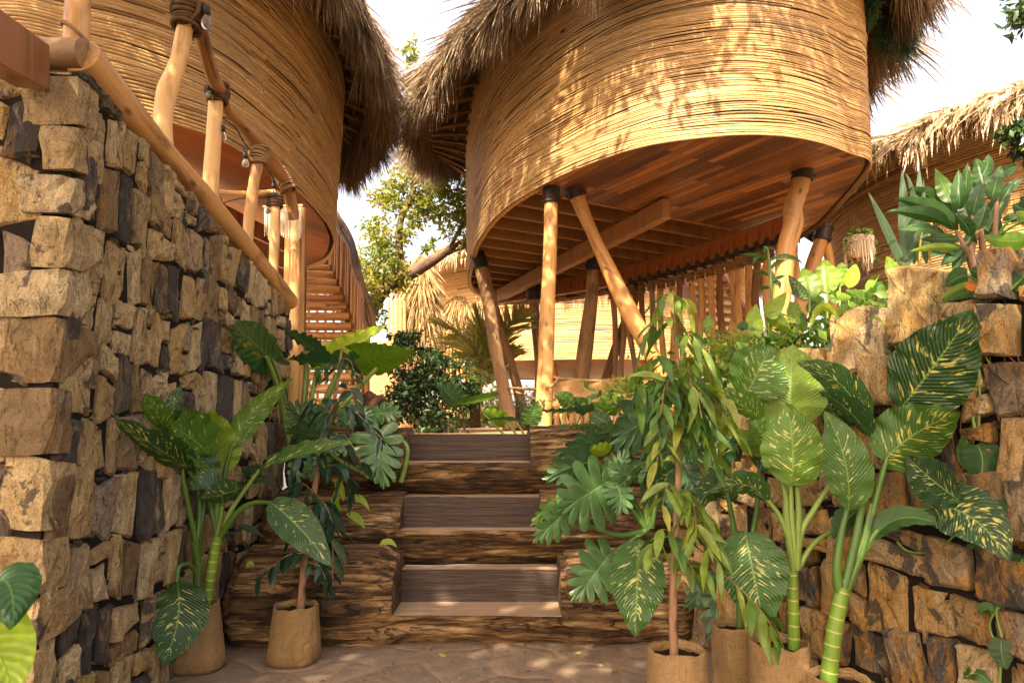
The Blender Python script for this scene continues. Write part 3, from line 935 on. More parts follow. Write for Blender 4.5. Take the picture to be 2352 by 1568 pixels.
def post(pts, root, mat=M_pole, collar=None, name="post", lump=.10, rough=0.0):
    mb = MB(); c = tubepx(mb, pts, 16, 34, lump=lump, rnd=rng.random(), rough=rough)
    o = mb.build(name, mat, root)
    if collar:
        a, b = c[0], c[min(3, len(c) - 1)]
        d = nrm(a - b); r = pts[0][3] * pts[0][2] / F * 1.28
        mb = MB()
        tube(mb, [a - d * collar * .7, a + d * collar * .3], [r, r], 18, 2)
        tube(mb, [a - d * collar * .68, a - d * collar * .60], [r * 1.07, r * 1.07], 18, 2)
        tube(mb, [a + d * collar * .18, a + d * collar * .26], [r * 1.07, r * 1.07], 18, 2)
        for t in (0.3, 1.6, 2.9, 4.4):
            for e in (-.5, .1):
                q = a + d * collar * e
                ax = nrm(np.cross(d, (math.cos(t), math.sin(t), .1)))
                tube(mb, [q + ax * r * .95, q + ax * (r + .018)], [.012, .012], 6, 2)
        mb.build("collar", M_collar, o)
    return o
post([(1266, 432, 6.75, 16), (1264, 560, 6.72, 16), (1258, 700, 6.68, 18), (1254, 820, 6.64, 17), (1250, 900, 6.62, 20), (1247, 985, 6.6, 21)], rh, collar=.24)
post([(1312, 415, 6.85, 18), (1345, 500, 6.9, 17), (1395, 610, 6.9, 18), (1440, 705, 6.9, 18), (1490, 800, 6.9, 19), (1560, 940, 6.9, 20)], rh, collar=.26)
post([(1848, 375, 6.3, 19), (1838, 430, 6.3, 20), (1822, 475, 6.3, 20), (1822, 515, 6.3, 22), (1806, 570, 6.3, 21), (1800, 640, 6.3, 21), (1793, 700, 6.3, 21), (1786, 800, 6.3, 22)], rh, collar=.24, lump=.06)
post([(1100, 592, 9.6, 14), (1122, 700, 9.55, 14), (1145, 830, 9.5, 15), (1172, 985, 9.45, 17)], rh, M_pole_grey, collar=.24)
post([(1108, 600, 9.9, 11), (1140, 730, 10.4, 11), (1166, 810, 10.7, 12), (1186, 880, 11., 12), (1210, 985, 11.3, 13)], rh, M_pole_grey)
post([(1223, 662, 11.0, 13), (1230, 740, 11.0, 12), (1240, 830, 11.0, 13), (1238, 985, 11.0, 14)], rh, M_pole_grey, collar=.28)
post([(1363, 590, 9.3, 13), (1359, 680, 9.3, 14), (1348, 770, 9.3, 15), (1336, 870, 9.3, 17), (1325, 985, 9.3, 17)], rh, M_pole_grey, collar=.28)
post([(1470, 640, 10.6, 12), (1452, 700, 10.6, 12), (1420, 790, 10.6, 12), (1392, 870, 10.6, 12), (1352, 980, 10.6, 12)], rh, M_pole_dark, collar=.3)
post([(1892, 530, 8.8, 15), (1884, 560, 8.8, 16), (1866, 610, 8.8, 17), (1840, 700, 8.8, 18), (1820, 800, 8.8, 18)], rh, M_pole, collar=.2)
post([(1893, 545, 8.9, 11), (1905, 600, 8.95, 11), (1912, 680, 9.0, 11), (1915, 800, 9.0, 11)], rh, M_pole)

# row of balusters under the rim beam, each with a rope-wrapped head
for k in range(19):
    t = .37 + .63 * k / 18.5
    p = FBL[min(23, int(t * 23))] * (1 - (t * 23 % 1)) + FBL[min(23, int(t * 23) + 1)] * (t * 23 % 1)
    Y = p[1]; r = .043
    top = p + np.array((0, -.02, -.10)); w = rng.normal(0, .035, (3, 2))
    pts = [top, top + (w[0, 0], w[0, 1] * .3, -.7), top + (w[1, 0], w[1, 1] * .3, -1.4), top + (w[2, 0], w[2, 1], -2.2)]
    mb = MB(); tube(mb, pts, [r * .9, r * 1.05, r * .95, r * 1.05], 10, 16, lump=.12, rnd=rng.random())
    o = mb.build("baluster", M_pole_dark if k % 4 == 3 else M_pole_grey if k < 5 else M_pole, rh)
    mb = MB()
    box(mb, top + (0, -.01, -.03), (.06, .06, .05), rnd=.5, bev=.01)
    mb.build("iron_cap", M_collar, o)
    mb = MB(); rings(mb, top + (0, 0, -.17), (0, 0, 1), r * .9, 6, .011, .02, 5, .04)
    mb.build("rope_wrap", M_rope, o)

# thatched roof of the right hut
def zr(p): return .28 * np.clip(p[:, 1] - 9.3, 0, 9) + .0
def ovr(p): return .34 + .42 * np.clip((p[:, 1] - 6.3) / 2.6, 0, 1) * (p[:, 0] < 2.5) + .1 * (p[:, 0] > 3.2)
mb, co = MB(), MB()
ZE_R = 5.42
thatch_roof(mb, co, RP, ovr, ZE_R, .62, 72000, (.25, .62), (.45, .85), lambda p: (p[:, 0] < 1.5) & (p[:, 1] < 13.5) | (p[:, 0] > 3.2) & (p[:, 1] < 10), .015, 1.6, zr)
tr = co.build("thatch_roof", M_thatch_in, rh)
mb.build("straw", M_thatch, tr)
rafters(rh, RP, 5.62, ovr, ZE_R, [i for i in range(0, 200, 4)], mat=M_pole_dark, zfun=zr)
for kk, ov in enumerate((.3, .6)):
    mb = MB(); f_ = ov / .9; e, _ = offset(RP, ovr(RP)[:, None] * f_); e = np.c_[e, 5.62 + (ZE_R - 5.62) * f_ + .05 + zr(e)]
    tube(mb, np.vstack([e, e[:2]]), .022, 6, 240, cap=False); mb.build("batten", M_pole_dark, rh)

mb = MB()
for b in ((2060, 25, 6.5, 42, 60), (2035, 75, 6.5, 22, 45), (2080, 90, 6.5, 20, 40), (1996, 15, 6.05, 9, 40)):
    c = P(b[0], b[1], b[2]); k = 1500
    q = rng.normal(0, .5, (k, 3)) * np.array((b[3] * b[2] / F, .12, b[4] * b[2] / F)) + c
    d = rng.normal(0, .6, (k, 3)) + (0, -.2, -.7)
    blades(mb, q, d / np.linalg.norm(d, axis=1)[:, None], rng.uniform(.04, .12, k), np.full(k, .006), np.full(k, .2), np.clip(rng.normal(.4, .2, k), 0, 1), .3)
n = N("moss"); c_ = n.ramp(n.rnd(), [(0, (.03, .07, .035)), (.5, (.07, .14, .07)), (1, (.16, .24, .12))]); n.trans(c_, .2)
mb.build("hanging_moss", n.fin(c_, .9, .1), rh)
# ---- left hut
lf = [(700, 452), (672, 428), (646, 405), (571, 354), (473, 303), (313, 255), (150, 225), (-80, 215)]
ll = [PZ(a, b, ZF)[:2] for a, b in lf][::-1]
ll = [np.array(q) for q in ((-6.6, 8.2), (-6.2, 6.0))] + ll + [np.array(q) for q in ((-2.22, 8.0), (-2.42, 9.0), (-2.9, 10.0), (-3.9, 10.7), (-5.3, 10.3))]
LP = ccw(closed_spline(ll, 220)); LP, _ = even_closed(LP, 200)
lh = empty("round_hut", (-4.2, 7.5, TZ), "oval reed hut with red boards beneath, partly hidden by the stone wall and railing", "hut")
mb = MB(); reed_wall(mb, LP, ZF - .03, 5.7, .0265, .035, 7.0, .10); mb.build("reed_wall", M_reed, lh)
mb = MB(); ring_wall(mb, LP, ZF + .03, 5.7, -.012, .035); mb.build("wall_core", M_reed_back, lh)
innerL, _ = offset(LP, -.05)
mb = MB(); flat(mb, innerL, ZF + .012)
M_soffitL = m_planks("soffit_boards_red", -1.05, .19, 2.0, [(0.1, (.09, .026, .008)), (.45, (.22, .065, .018)), (.65, (.31, .10, .028)), (.9, (.40, .15, .045))], .4)
mb.build("plank_ceiling", M_soffitL, lh)
mb, co = MB(), MB()
ZE_L = 5.55
thatch_roof(mb, co, LP, .52, ZE_L, .75, 75000, (.35, .7), (.45, .8), lambda p: (p[:, 0] > -3.6) & (p[:, 1] > 3.2), .015, 1.5, frac=.66)
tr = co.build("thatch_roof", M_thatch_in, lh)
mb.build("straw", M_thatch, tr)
rafters(lh, LP, 5.72, .6, ZE_L, [i for i in range(0, 200, 4) if LP[i][0] > -4], mat=M_pole_dark)
for ov in (.25, .45):
    mb = MB(); e, _ = offset(LP, ov); e = np.c_[e, np.full(len(e), 5.72 + (ZE_L - 5.72) * ov / .6 + .05)]
    tube(mb, np.vstack([e, e[:2]]), .022, 6, 240, cap=False); mb.build("batten", M_pole_dark, lh)
# dark wall of red boards below the left hut, seen between the rail posts
mb = MB()
a, b = PX(470, 560, -2.95), np.array((-2.55, 8.6, 0))
for k in range(7):
    z = 2.15 + k * .21
    beam(mb, (-3.3, 5.6, z), (-2.75, 8.4, z), .04, .19, rng.random(), bev=.01)
mb.build("board_wall", M_redwood, lh)

# timber column standing at the corner of the left wall
tc = empty("timber_column", PX(668, 940, -1.72), "bundle of tall orange poles between the stone wall and the wooden stair", "column")
for (x0, x1, r, dy, mt) in ((652, 668, 16, .02, M_pole), (671, 676, 13, .0, M_pole), (684, 690, 9, .1, M_pole), (693, 695, 8, .2, M_pole_dark)):
    Y = 5.35 + dy
    mb = MB(); tubepx(mb, [(x0, 1000, Y, r), ((x0 + x1) / 2 + 2, 740, Y, r), (x1 + 1, 560, Y, r * .95), (x1 + 3, 478, Y, r * .9)], 14, 24, lump=.07, rnd=rng.random())
    mb.build("pole", mt, tc)
# ------------------------------------------------------------------ railing on the left wall
rl = empty("pole_railing", PX(190, 130, WX), "peeled pole railing on the left stone wall, posts tied with rope", "railing")
def onx(px, py, X=WX): return PX(px, py, X)
mb = MB()
bp = [(186, 128, 34), (255, 215, 31), (330, 300, 28), (420, 405, 24), (480, 474, 21), (545, 548, 19), (600, 615, 17), (640, 662, 16), (667, 694, 14)]
w = [onx(a, b, -1.70) for a, b, r in bp]
tube(mb, w, [1.32 * r * q[1] / F for (a, b, r), q in zip(bp, w)], 18, 50, lump=.07, rnd=.55)
mb.build("bottom_rail", m_wood("rail_wood", (.52, .30, .11), (.40, .21, .07), (.12, .06, .025), 1.0, .45, .4), rl)
q = onx(186, 128, -1.70)
mb = MB(); tube(mb, [q + (.02, 0, 0), q + (-.36, .0, .005)], [.068, .066], 18, 10, lump=.04, rnd=.3)
mb.build("end_log", m_wood("rail_end_wood", (.32, .19, .085), (.22, .12, .05), (.08, .045, .02), 1.0, .5, .4), rl)
mb = MB()
for k in range(4): pass
def railpost(pts, Y, name="post", mt=M_pole, lump=.05):
    mb = MB(); c = tubepx(mb, [(a, b, Y + (dy[0] if dy else 0), r) for a, b, r, *dy in pts], 16, 34, lump=lump, rnd=rng.random())
    return mb.build(name, mt, rl), c
M_post = m_wood("post_wood", (.72, .46, .19), (.56, .34, .125), (.24, .12, .045), 1.0, .42, .4)
pA, cA = railpost([(185, -160, 29), (181, -60, 28), (178, 20, 28), (174, 112, 29)], 2.62, mt=M_post)
pB, cB = railpost([(436, -20, 19), (431, 40, 18), (423, 75, 19), (413, 129, 19), (400, 168, 20), (384, 210, 24), (374, 272, 22), (374, 322, 23), (378, 372, 24)], 3.22, mt=M_post, lump=.03)
pC, cC = railpost([(498, 196, 16), (496, 231, 17), (491, 306, 17), (486, 391, 18), (482, 490, 18)], 3.80, mt=M_post)
pD, cD = railpost([(597, 340, 12), (592, 377, 13), (583, 425, 12), (577, 470, 14), (571, 515, 13), (568, 588, 13)], 4.32, mt=M_post)
pE, cE = railpost([(634, 440, 10), (632, 476, 11), (630, 560, 11), (627, 655, 11)], 4.72, mt=M_post)
mb = MB()
tp = [(436, -60, 3.15, 30), (440, 7, 3.22, 28), (459, 68, 3.3, 15), (474, 126, 3.45, 13), (488, 175, 3.62, 14), (503, 206, 3.8, 15), (520, 252, 3.95, 11), (556, 289, 4.15, 12), (592, 332, 4.32, 14), (622, 371, 4.5, 12), (653, 415, 4.75, 14), (668, 460, 4.85, 11), (675, 505, 4.9, 9)]
tubepx(mb, [(a, b, y, r * 1.2) for a, b, y, r in tp], 12, 70, lump=.2, rnd=.4, rough=.02)
mb.build("top_rail", m_wood("branch_rail", (.34, .17, .055), (.24, .11, .035), (.05, .022, .01), 1.0, .5, .35), rl)
mb = MB(); tubepx(mb, [(500, 441, 3.9, 6), (565, 444, 4.35, 6), (628, 441, 4.8, 6)], 9, 20, lump=.05); mb.build("cross_rail", M_post, rl)
def lash(px, py, Y, axpx, r, cnt, tr, mt, sec=None):
    a = P(px, py, Y); d = nrm(P(px + axpx[0], py + axpx[1], Y) - a)
    mb = MB(); rings(mb, a, d, r * Y / F, cnt, tr, tr * 1.7, 6, .10, seg=26)
    if sec: rings(mb, a, nrm(P(px + sec[0], py + sec[1], Y + .2) - a), r * 1.1 * Y / F, max(3, cnt // 2), tr, tr * 2.2, 6, .3, seg=26)
    mb.build("rope_lashing", mt, rl)
lash(432, 35, 3.22, (5, -40), 26, 8, .011, M_rope_dark, (30, 60))
lash(500, 212, 3.8, (4, -40), 17, 6, .011, M_rope_dark, (20, 30))
lash(596, 358, 4.32, (4, -40), 14, 7, .010, M_rope, (20, 25))
lash(652, 414, 4.75, (25, 45), 13, 12, .009, M_rope)
lash(633, 462, 4.72, (1, -40), 12, 6, .009, M_rope_dark)
mb = MB(); rings(mb, P(178, 85, 2.62), nrm((.55, 0, .83)), .058, 1, .008, seg=30); mb.build("rope_lashing", M_rope, rl)

# string light
ob = N("clear_glass"); ob.p.inputs["Transmission Weight"].default_value = .9; ob.p.inputs["IOR"].default_value = 1.3
M_glass = ob.fin((.95, .93, .88), .04, .5)
M_black = m_plain("black_plastic", (.012, .011, .01), .45, .4, .1)
M_gold = m_plain("filament_gold", (.6, .35, .1), .35, .6, .1)
M_cable = M_black
bulbs = [(474, 30, 3.2, 1.25), (481, 204, 3.72, 1.0), (511, 300, 3.92, 1.0), (563, 362, 4.25, 1.0), (628, 432, 4.66, .95), (615, 472, 4.7, .9), (511, 478, 4.0, 1.0)]
stl = empty("string_light", P(474, 30, 3.2), "black cable of clear glass bulbs strung along the railing", "string light")
mb = MB()
tubepx(mb, [(452, 5, 3.2, 2.2), (468, 40, 3.25, 2), (474, 100, 3.4, 2), (484, 180, 3.68, 1.8), (505, 262, 3.9, 1.7), (540, 292, 4.05, 1.6), (562, 330, 4.2, 1.6), (600, 372, 4.45, 1.5), (632, 420, 4.66, 1.4), (618, 452, 4.7, 1.4), (560, 455, 4.4, 1.3), (512, 466, 4.0, 1.3)], 6, 70)
for a, b, Y, s in bulbs: tubepx(mb, [(a - 4, b - 26, Y, 1.5), (a, b - 8, Y, 1.5)], 5, 4)
mb.build("cable", M_cable, stl)
for a, b, Y, s in bulbs:
    c = P(a, b, Y); k = .0135 * s * 1.25
    def lathe(prof, mt, name, parent):
        mb = MB(); th = np.linspace(0, 2 * np.pi, 14, endpoint=False)
        v = np.array([[(r * math.cos(t), r * math.sin(t), z) for t in th] for r, z in prof]).reshape(-1, 3) * k
        tl = .18; Rm = np.array(((1, 0, 0), (0, math.cos(tl), -math.sin(tl)), (0, math.sin(tl), math.cos(tl))))
        mb.add(c + v @ Rm.T, grid_faces(len(prof), 14, True)[:, ::-1])
        return mb.build(name, mt, parent)
    o = lathe([(.01, 2.0), (.75, 1.9), (.95, 1.4), (.95, -.4), (.8, -.5)], M_black, "socket", stl)
    lathe([(.6, -.4), (.8, -1.0), (1.25, -2.0), (1.3, -2.8), (.95, -3.6), (.4, -4.0), (.01, -4.05)], M_glass, "glass_bulb", o)
    lathe([(.05, -.6), (.3, -1.2), (.3, -2.6), (.02, -2.9)], M_gold, "filament", o)

# sawn beam end at the upper left
bm_ = empty("timber_beam", P(20, 130, 2.3), "thick sawn brown beam resting on the corner of the left stone wall", "beam")
mb = MB()
a, b = P(76, 152, 2.40), P(-140, 20, 1.75)
x = nrm(b - a); y = nrm(np.cross((0, 0, 1), x)); zz = np.cross(x, y)
box(mb, (a + b) / 2 , (np.linalg.norm(b - a) / 2, .055, .085), (x, y, zz), .5, bev=.006)
mb.build("timber", m_wood("beam_wood", (.30, .135, .05), (.21, .085, .03), (.10, .04, .015), .7, .4, .4, .1), bm_)

# macrame fringes behind the last post
M_cotton = m_plain("cotton_cord", (.62, .52, .38), .85, .1, .2, 80)
mc = empty("macrame_hanging", P(640, 500, 5.0), "cream knotted cord fringe hanging behind the last railing posts", "wall hanging")
mb = MB()
for x0, x1, y0, y1 in ((608, 628, 474, 545), (646, 692, 474, 552)):
    for x in np.arange(x0, x1, 2.6):
        f = 1 - abs((x - x0) / (x1 - x0) - .45)
        xx = x + rng.normal(0, 1)
        tubepx(mb, [(x, y0, 5.05, 1.3), (xx, (y0 + y1) / 2, 5.05, 1.5), (xx + rng.normal(0, 1), y0 + (y1 - y0) * (.55 + .5 * f) + rng.normal(0, 6), 5.05, 1.1)], 5, 8)
mb.build("fringe", M_cotton, mc)
mb = MB(); tubepx(mb, [(604, 475, 5.05, 3), (695, 472, 5.05, 3)], 7, 6); mb.build("dowel", M_post, mc)
# ------------------------------------------------------------------ leaves for trees and shrubs
def leafcloud(mb, pts, dirs, size, rnd, aspect=.42, fold=.25):
    """small two-sided leaves: pts (n,3), pointing along dirs"""
    n = len(pts)
    d = dirs / (np.linalg.norm(dirs, axis=1)[:, None] + 1e-9)
    s = np.cross(d, rng.normal(0, 1, (n, 3))); s /= np.linalg.norm(s, axis=1)[:, None] + 1e-9
    u = np.cross(s, d)
    L = np.broadcast_to(np.asarray(size, float), (n,))[:, None]
    w = L * aspect * .5
    v = np.stack([pts, pts + d * L * .45 + s * w + u * w * fold, pts + d * L - u * L * .12, pts + d * L * .45 - s * w + u * w * fold, pts + d * L * .5], 1)
    b = np.arange(n)[:, None] * 5
    f = np.concatenate([b + np.array([[0, 1, 4]]), b + np.array([[1, 2, 4]]), b + np.array([[0, 4, 3]]), b + np.array([[4, 2, 3]])])
    mb.add(v.reshape(-1, 3), f, np.repeat(rnd, 5))
def m_leaf(name, stops, rough=.45, tr=.35, spec=.4):
    n = N(name); c = n.ramp(n.rnd(), stops)
    g = n.noise(n.obj(), 25, 2); c = n.mix(n.ramp(g, [(.35, .4), (.65, 0.)]), c, tuple(x * .4 for x in stops[1][1]))
    n.trans(hsv(n, c, .485, 1.1, 1.35), tr)
    return n.fin(c, rough, spec)
M_tree_leaf = m_leaf("tree_leaf", [(0, (.05, .10, .015)), (.4, (.14, .20, .025)), (.75, (.32, .32, .05)), (1, (.45, .36, .09))], .45, .5)
M_dark_leaf = m_leaf("dark_leaf", [(0, (.010, .028, .010)), (.5, (.022, .055, .016)), (.85, (.05, .10, .02)), (1, (.12, .17, .04))], .35, .15)
M_shade_leaf = m_leaf("canopy_leaf", [(0, (.02, .05, .015)), (.5, (.035, .08, .02)), (1, (.07, .13, .03))])
M_bark = m_wood("tree_bark", (.16, .11, .075), (.10, .065, .045), (.03, .02, .015), 1.0, .85, .1)

def crown(mb, blobs, n, size, spread=.34, sub=26):
    """leaf sprays inside a set of ellipsoid clumps (centre, radii)"""
    vol = np.array([r[0] * r[1] * r[2] for c, r in blobs]) ** .8
    cnt = (vol / vol.sum() * n / sub).astype(int) + 1
    for (c, r), k in zip(blobs, cnt):
        q = rng.normal(0, 1, (k, 3)); q /= np.linalg.norm(q, axis=1)[:, None]
        q *= rng.uniform(.15, 1, (k, 1)) ** .45
        cl = np.array(c) + q * np.array(r)
        tone = rng.normal(.5, .16, k)
        cen = np.repeat(cl, sub, 0)
        off = rng.normal(0, spread * np.mean(r) * .55, (len(cen), 3)) * (1, 1, .7)
        d = off * .7 + rng.normal(0, .25, off.shape) + (0, 0, -.12)
        leafcloud(mb, cen + off, d, size * rng.uniform(.6, 1.3, len(cen)), np.clip(np.repeat(tone, sub) + rng.normal(0, .15, len(cen)), 0, 1))
def pxblob(px, py, Y, rx, ry, rd=None):
    c = P(px, py, Y); return (c, (rx * Y / F, (rd or (rx + ry) / 2) * Y / F, ry * Y / F))

# sunlit tree between the huts
TY = 13.5
t1 = empty("leafy_tree", P(860, 990, TY), "sunlit yellow green tree with a bent dark trunk, between the two huts", "tree")
mb = MB()
tubepx(mb, [(790, 990, TY, 22), (830, 760, TY, 20), (862, 688, TY, 18), (900, 650, TY, 18), (955, 622, TY, 17), (1005, 592, TY, 12), (1035, 572, TY, 8), (1058, 555, TY, 4)], 10, 40, lump=.12)
tubepx(mb, [(925, 640, TY, 11), (917, 560, TY, 9), (922, 500, TY, 8), (940, 462, TY, 8), (950, 430, TY, 7), (960, 330, TY, 5), (955, 230, TY, 3)], 9, 30, lump=.1)
tubepx(mb, [(938, 470, TY, 6), (975, 435, TY, 4), (1020, 420, TY, 3)], 7, 10)
tubepx(mb, [(1030, 575, TY, 5), (1060, 520, TY, 5), (1085, 490, TY, 4), (1120, 440, TY, 3)], 7, 12)
tubepx(mb, [(1015, 590, TY, 4), (1060, 570, TY, 3), (1100, 555, TY, 2)], 7, 8)
mb.build("trunk", M_bark, t1)
mb = MB()
bl = [pxblob(*b) for b in ((960, 420, TY, 75, 45), (905, 455, TY, 55, 40), (1010, 460, TY, 60, 45), (1050, 520, TY, 50, 50), (890, 530, TY, 60, 45), (870, 600, TY, 60, 50), (905, 625, TY, 50, 45),
    (850, 660, TY, 45, 50), (1045, 425, TY, 50, 40), (975, 490, TY, 50, 30), (950, 380, TY, 40, 35), (1075, 575, TY, 30, 25), (865, 720, TY - .4, 26, 35), (950, 120, TY + 1, 28, 26), (940, 190, TY + 1, 18, 22), (985, 560, TY, 26, 18), (1100, 480, TY, 40, 50), (1000, 390, TY, 40, 30))]
crown(mb, bl, 9500, .115)
mb.build("crown", M_tree_leaf, t1)

# dark bush left of the posts
b1 = empty("leafy_bush", P(985, 990, 7.4), "dark green glossy bush at the head of the log stair", "bush")
mb = MB()
bl = [pxblob(*b) for b in ((965, 830, 7.4, 50, 45), (1010, 860, 7.4, 50, 50), (930, 860, 7.4, 40, 45), (985, 910, 7.4, 80, 50), (925, 930, 7.2, 55, 45), (890, 960, 7.0, 35, 40), (1060, 870, 7.6, 40, 45), (1075, 910, 7.6, 38, 40), (930, 790, 7.4, 26, 40), (1010, 965, 7.0, 70, 30), (905, 770, 7.4, 20, 20), (960, 780, 7.5, 40, 20))]
crown(mb, bl, 5200, .07, .4)
mb.build("foliage", M_dark_leaf, b1)
mb = MB()
for k in range(9):
    x = 920 + k * 18
    tubepx(mb, [(980, 1000, 7.4, 4), ((980 + x) / 2, 940, 7.4, 3), (x, 830 + rng.uniform(-30, 40), 7.4, 1.5)], 6, 10)
mb.build("stem", M_bark, b1)

# unseen tree added behind the camera for shade; only its upper right tips show
sh = empty("added_shade_tree", (-3.5, -3.0, 0), "leaf tips in the upper right corner, on an added unseen tree that shades the foreground", "tree")
mb = MB()
crown(mb, [pxblob(2345, 45, 3.2, 30, 38, 30), pxblob(2380, 20, 3.3, 60, 60, 50)], 330, .06, .5)
bl = SHADE_BLOBS
crown(mb, bl, SHADE_N, .17, .42)
mb.build("crown", M_shade_leaf, sh)
mb = MB(); tube(mb, [(-3.5, -3, 0), (-3.4, -2.8, 2.5), (-3.0, -2.2, 5.5), (-2, -1, 8)], [.32, .25, .18, .08], 12, 20, lump=.1)
tube(mb, [(-3.3, -2.7, 3.2), (-1.0, -1.6, 4.6), (1.2, .2, 4.9), (2.6, 1.7, 4.7), (3.0, 2.5, 4.1), (2.64, 3.16, 3.36)], [.14, .1, .07, .04, .02, .006], 10, 20, lump=.1)
mb.build("trunk", M_bark, sh)

# ------------------------------------------------------------------ distant huts
def far_hut(label, c, rx, ry, z0, z1, over, ze, slope, seed, wall=True, nst=5000, vis=None, amp=.05, d=.045, hang=(.3, .65)):
    th = np.linspace(0, 2 * np.pi, 120, endpoint=False)
    pl = np.stack([c[0] + rx * np.cos(th), c[1] + ry * np.sin(th)], 1)
    pl, _ = even_closed(pl, 120)
    h = empty("round_hut", (c[0], c[1], TZ), label, "hut")
    mb = MB(); reed_wall(mb, pl, z0, z1, d, .0, seed, amp); mb.build("reed_wall", M_reed, h)
    mb = MB(); ring_wall(mb, pl, z0 + .03, z1, -.012); mb.build("wall_core", M_reed_back, h)
    mb = MB(); flat(mb, offset(pl, -.05)[0], z0 + .03); mb.build("plank_ceiling", M_soffitL, h)
    if ze:
        mb, co = MB(), MB(); thatch_roof(mb, co, pl, over, ze, slope, nst, hang, (.5, .9), vis, .03, 1.8)
        tr = co.build("thatch_roof", M_thatch_in, h); mb.build("straw", M_thatch_pale, tr)
    for k in range(10):
        a = 6.283 * k / 10
        mb = MB(); tube(mb, [(c[0] + rx * .8 * math.cos(a), c[1] + ry * .8 * math.sin(a), z0 + .1), (c[0] + rx * .9 * math.cos(a + .12), c[1] + ry * .9 * math.sin(a + .12), TZ - .1)], .11, 10, 10, lump=.08)
        mb.build("post", M_pole, h)
    return h, pl
# hut seen below the floor of the big one
q0 = P(1160, 830, 18.5); q1 = P(1480, 815, 19.5)
M_thatch_pale = m_thatch('thatch_pale', [(0, (.30, .21, .12)), (.4, (.52, .40, .25)), (.75, (.68, .56, .40)), (1, (.80, .70, .54))])
far_hut("sunlit reed hut seen through the posts below the big hut", (2.4, 22.5), 5.2, 4.2, 2.95, 6.2, 1.0, 5.9, .55, 3.3, nst=9000)
# rear hut at the right, behind the hanging planter
hr, hrp = far_hut("sunlit reed hut with a low shaggy eave, behind the big plant on the right", (9.2, 9.8), 4.1, 4.1, 1.5, 4.9, .5, 4.72, .28, 5.1, nst=26000, vis=lambda p: (p[:, 0] < 8.5) & (p[:, 1] < 12), amp=.03, d=.032, hang=(.22, .5))
# tall narrow thatched gable hut and a low one, far left of the posts
def haystack(label, px, py0, py1, Y, wpx, seed, n):
    c = P(px, 980, Y); top = P(px, py0, Y)[2]; bot = P(px, py1, Y)[2]; r = wpx * Y / F
    h = empty("thatched_hut", (c[0], c[1], TZ), label, "hut")
    mb, co = MB(), MB()
    th = np.linspace(0, 2 * np.pi, 40, endpoint=False); hs = np.linspace(0, 1, 10)
    prof = lambda f: r * (1 - .18 * f - .82 * max(0, f - .72) ** 2 / .078)
    v = np.array([[(c[0] + .9 * prof(f) * math.cos(a), c[1] + .9 * prof(f) * math.sin(a), bot + (top - bot) * f * .98) for a in th] for f in hs])
    co.add(v.reshape(-1, 3), grid_faces(10, 40, True))
    a = rng.uniform(0, 6.283, n); f = rng.uniform(0, 1, n) ** .8
    rr = np.array([prof(x) for x in f])
    root = np.stack([c[0] + rr * np.cos(a), c[1] + rr * np.sin(a), bot + (top - bot) * f], 1)
    d = np.stack([np.cos(a) * .45 + rng.normal(0, .15, n), np.sin(a) * .45 + rng.normal(0, .15, n), -1 + rng.normal(0, .15, n)], 1)
    blades(mb, root, d / np.linalg.norm(d, axis=1)[:, None], rng.uniform(.4, .9, n), rng.uniform(.02, .05, n), np.full(n, .05), np.clip(rng.beta(2, 2, n), 0, 1))
    o = co.build("thatch_roof", M_thatch_in, h); mb.build("straw", M_thatch_gold, o)
    return h, c, r, bot
h1, c1, r1, b1_ = haystack("tall narrow thatched hut behind the tree between the big huts", 962, 585, 830, 16.5, 27, 1, 5000)
mb = MB()
for k in range(5): tubepx(mb, [(893 + k * 9, 690, 16.0, 4), (893 + k * 9, 800, 16.0, 4)], 8, 6)
mb.build("wall_pole", M_pole, h1)
mb = MB(); tubepx(mb, [(905, 790, 16.2, 52), (905, 1000, 16.2, 56)], 20, 8); mb.build("clay_wall", m_plain("clay", (.42, .22, .11), .9, .1), h1)
h2, c2, r2, b2_ = haystack("low shaggy sunlit thatched hut beyond the palm", 1062, 672, 775, 20, 44, 2, 5000)
mb = MB(); tubepx(mb, [(1060, 770, 20, 44), (1060, 1000, 20, 44)], 18, 6); mb.build("dark_wall", M_reed_back, h2)  # dark brown wall set behind the hut's poles
for k in range(9):
    mb = MB(); tubepx(mb, [(1012 + k * 8, 750, 19.4, 3), (1012 + k * 8, 960, 19.4, 3)], 7, 6); mb.build("wall_pole", M_pole, h2)

# ------------------------------------------------------------------ wooden stair behind the left wall
tr_y = [595, 611, 626, 644, 661, 681, 700, 722, 745, 767, 788, 813, 837, 862, 891, 923]
tr_r = [748, 757, 765, 773, 781, 789, 797, 803, 808, 812, 816, 820, 824, 828, 832, 836]
st = empty("wooden_stair", P(760, 960, 9.0), "curved open stair of round treads with pole balusters, behind the left wall", "stair")
n_ = len(tr_y)
M_tread = m_wood("tread_wood", (.80, .50, .21), (.66, .38, .15), (.10, .045, .02), 1.0, .5, .35, .3)
ends = []
for i in range(n_):
    Y = 12.0 - 3.0 * i / (n_ - 1)
    xl = 668 + (692 - 668) * (1 - i / (n_ - 1))
    a, b = P(xl - 14, tr_y[i] + 2, Y), P(tr_r[i], tr_y[i] + 4, Y + .02)
    mb = MB()
    for dy_, dz_, r_ in ((0, 0, .055), (.11, .012, .06), (.22, .008, .055)):
        tube(mb, [a + (0, dy_, dz_), b + (0, dy_, dz_)], r_, 9, 8, lump=.08, rnd=rng.random())
    mb.build("tread", M_tread, st); ends.append(b)
ends = np.array(ends)
railp = [q for q in ends[::2] + (.03, 0, .97)] + [ends[-1] + (.03, 0, .97)]
mb = MB()
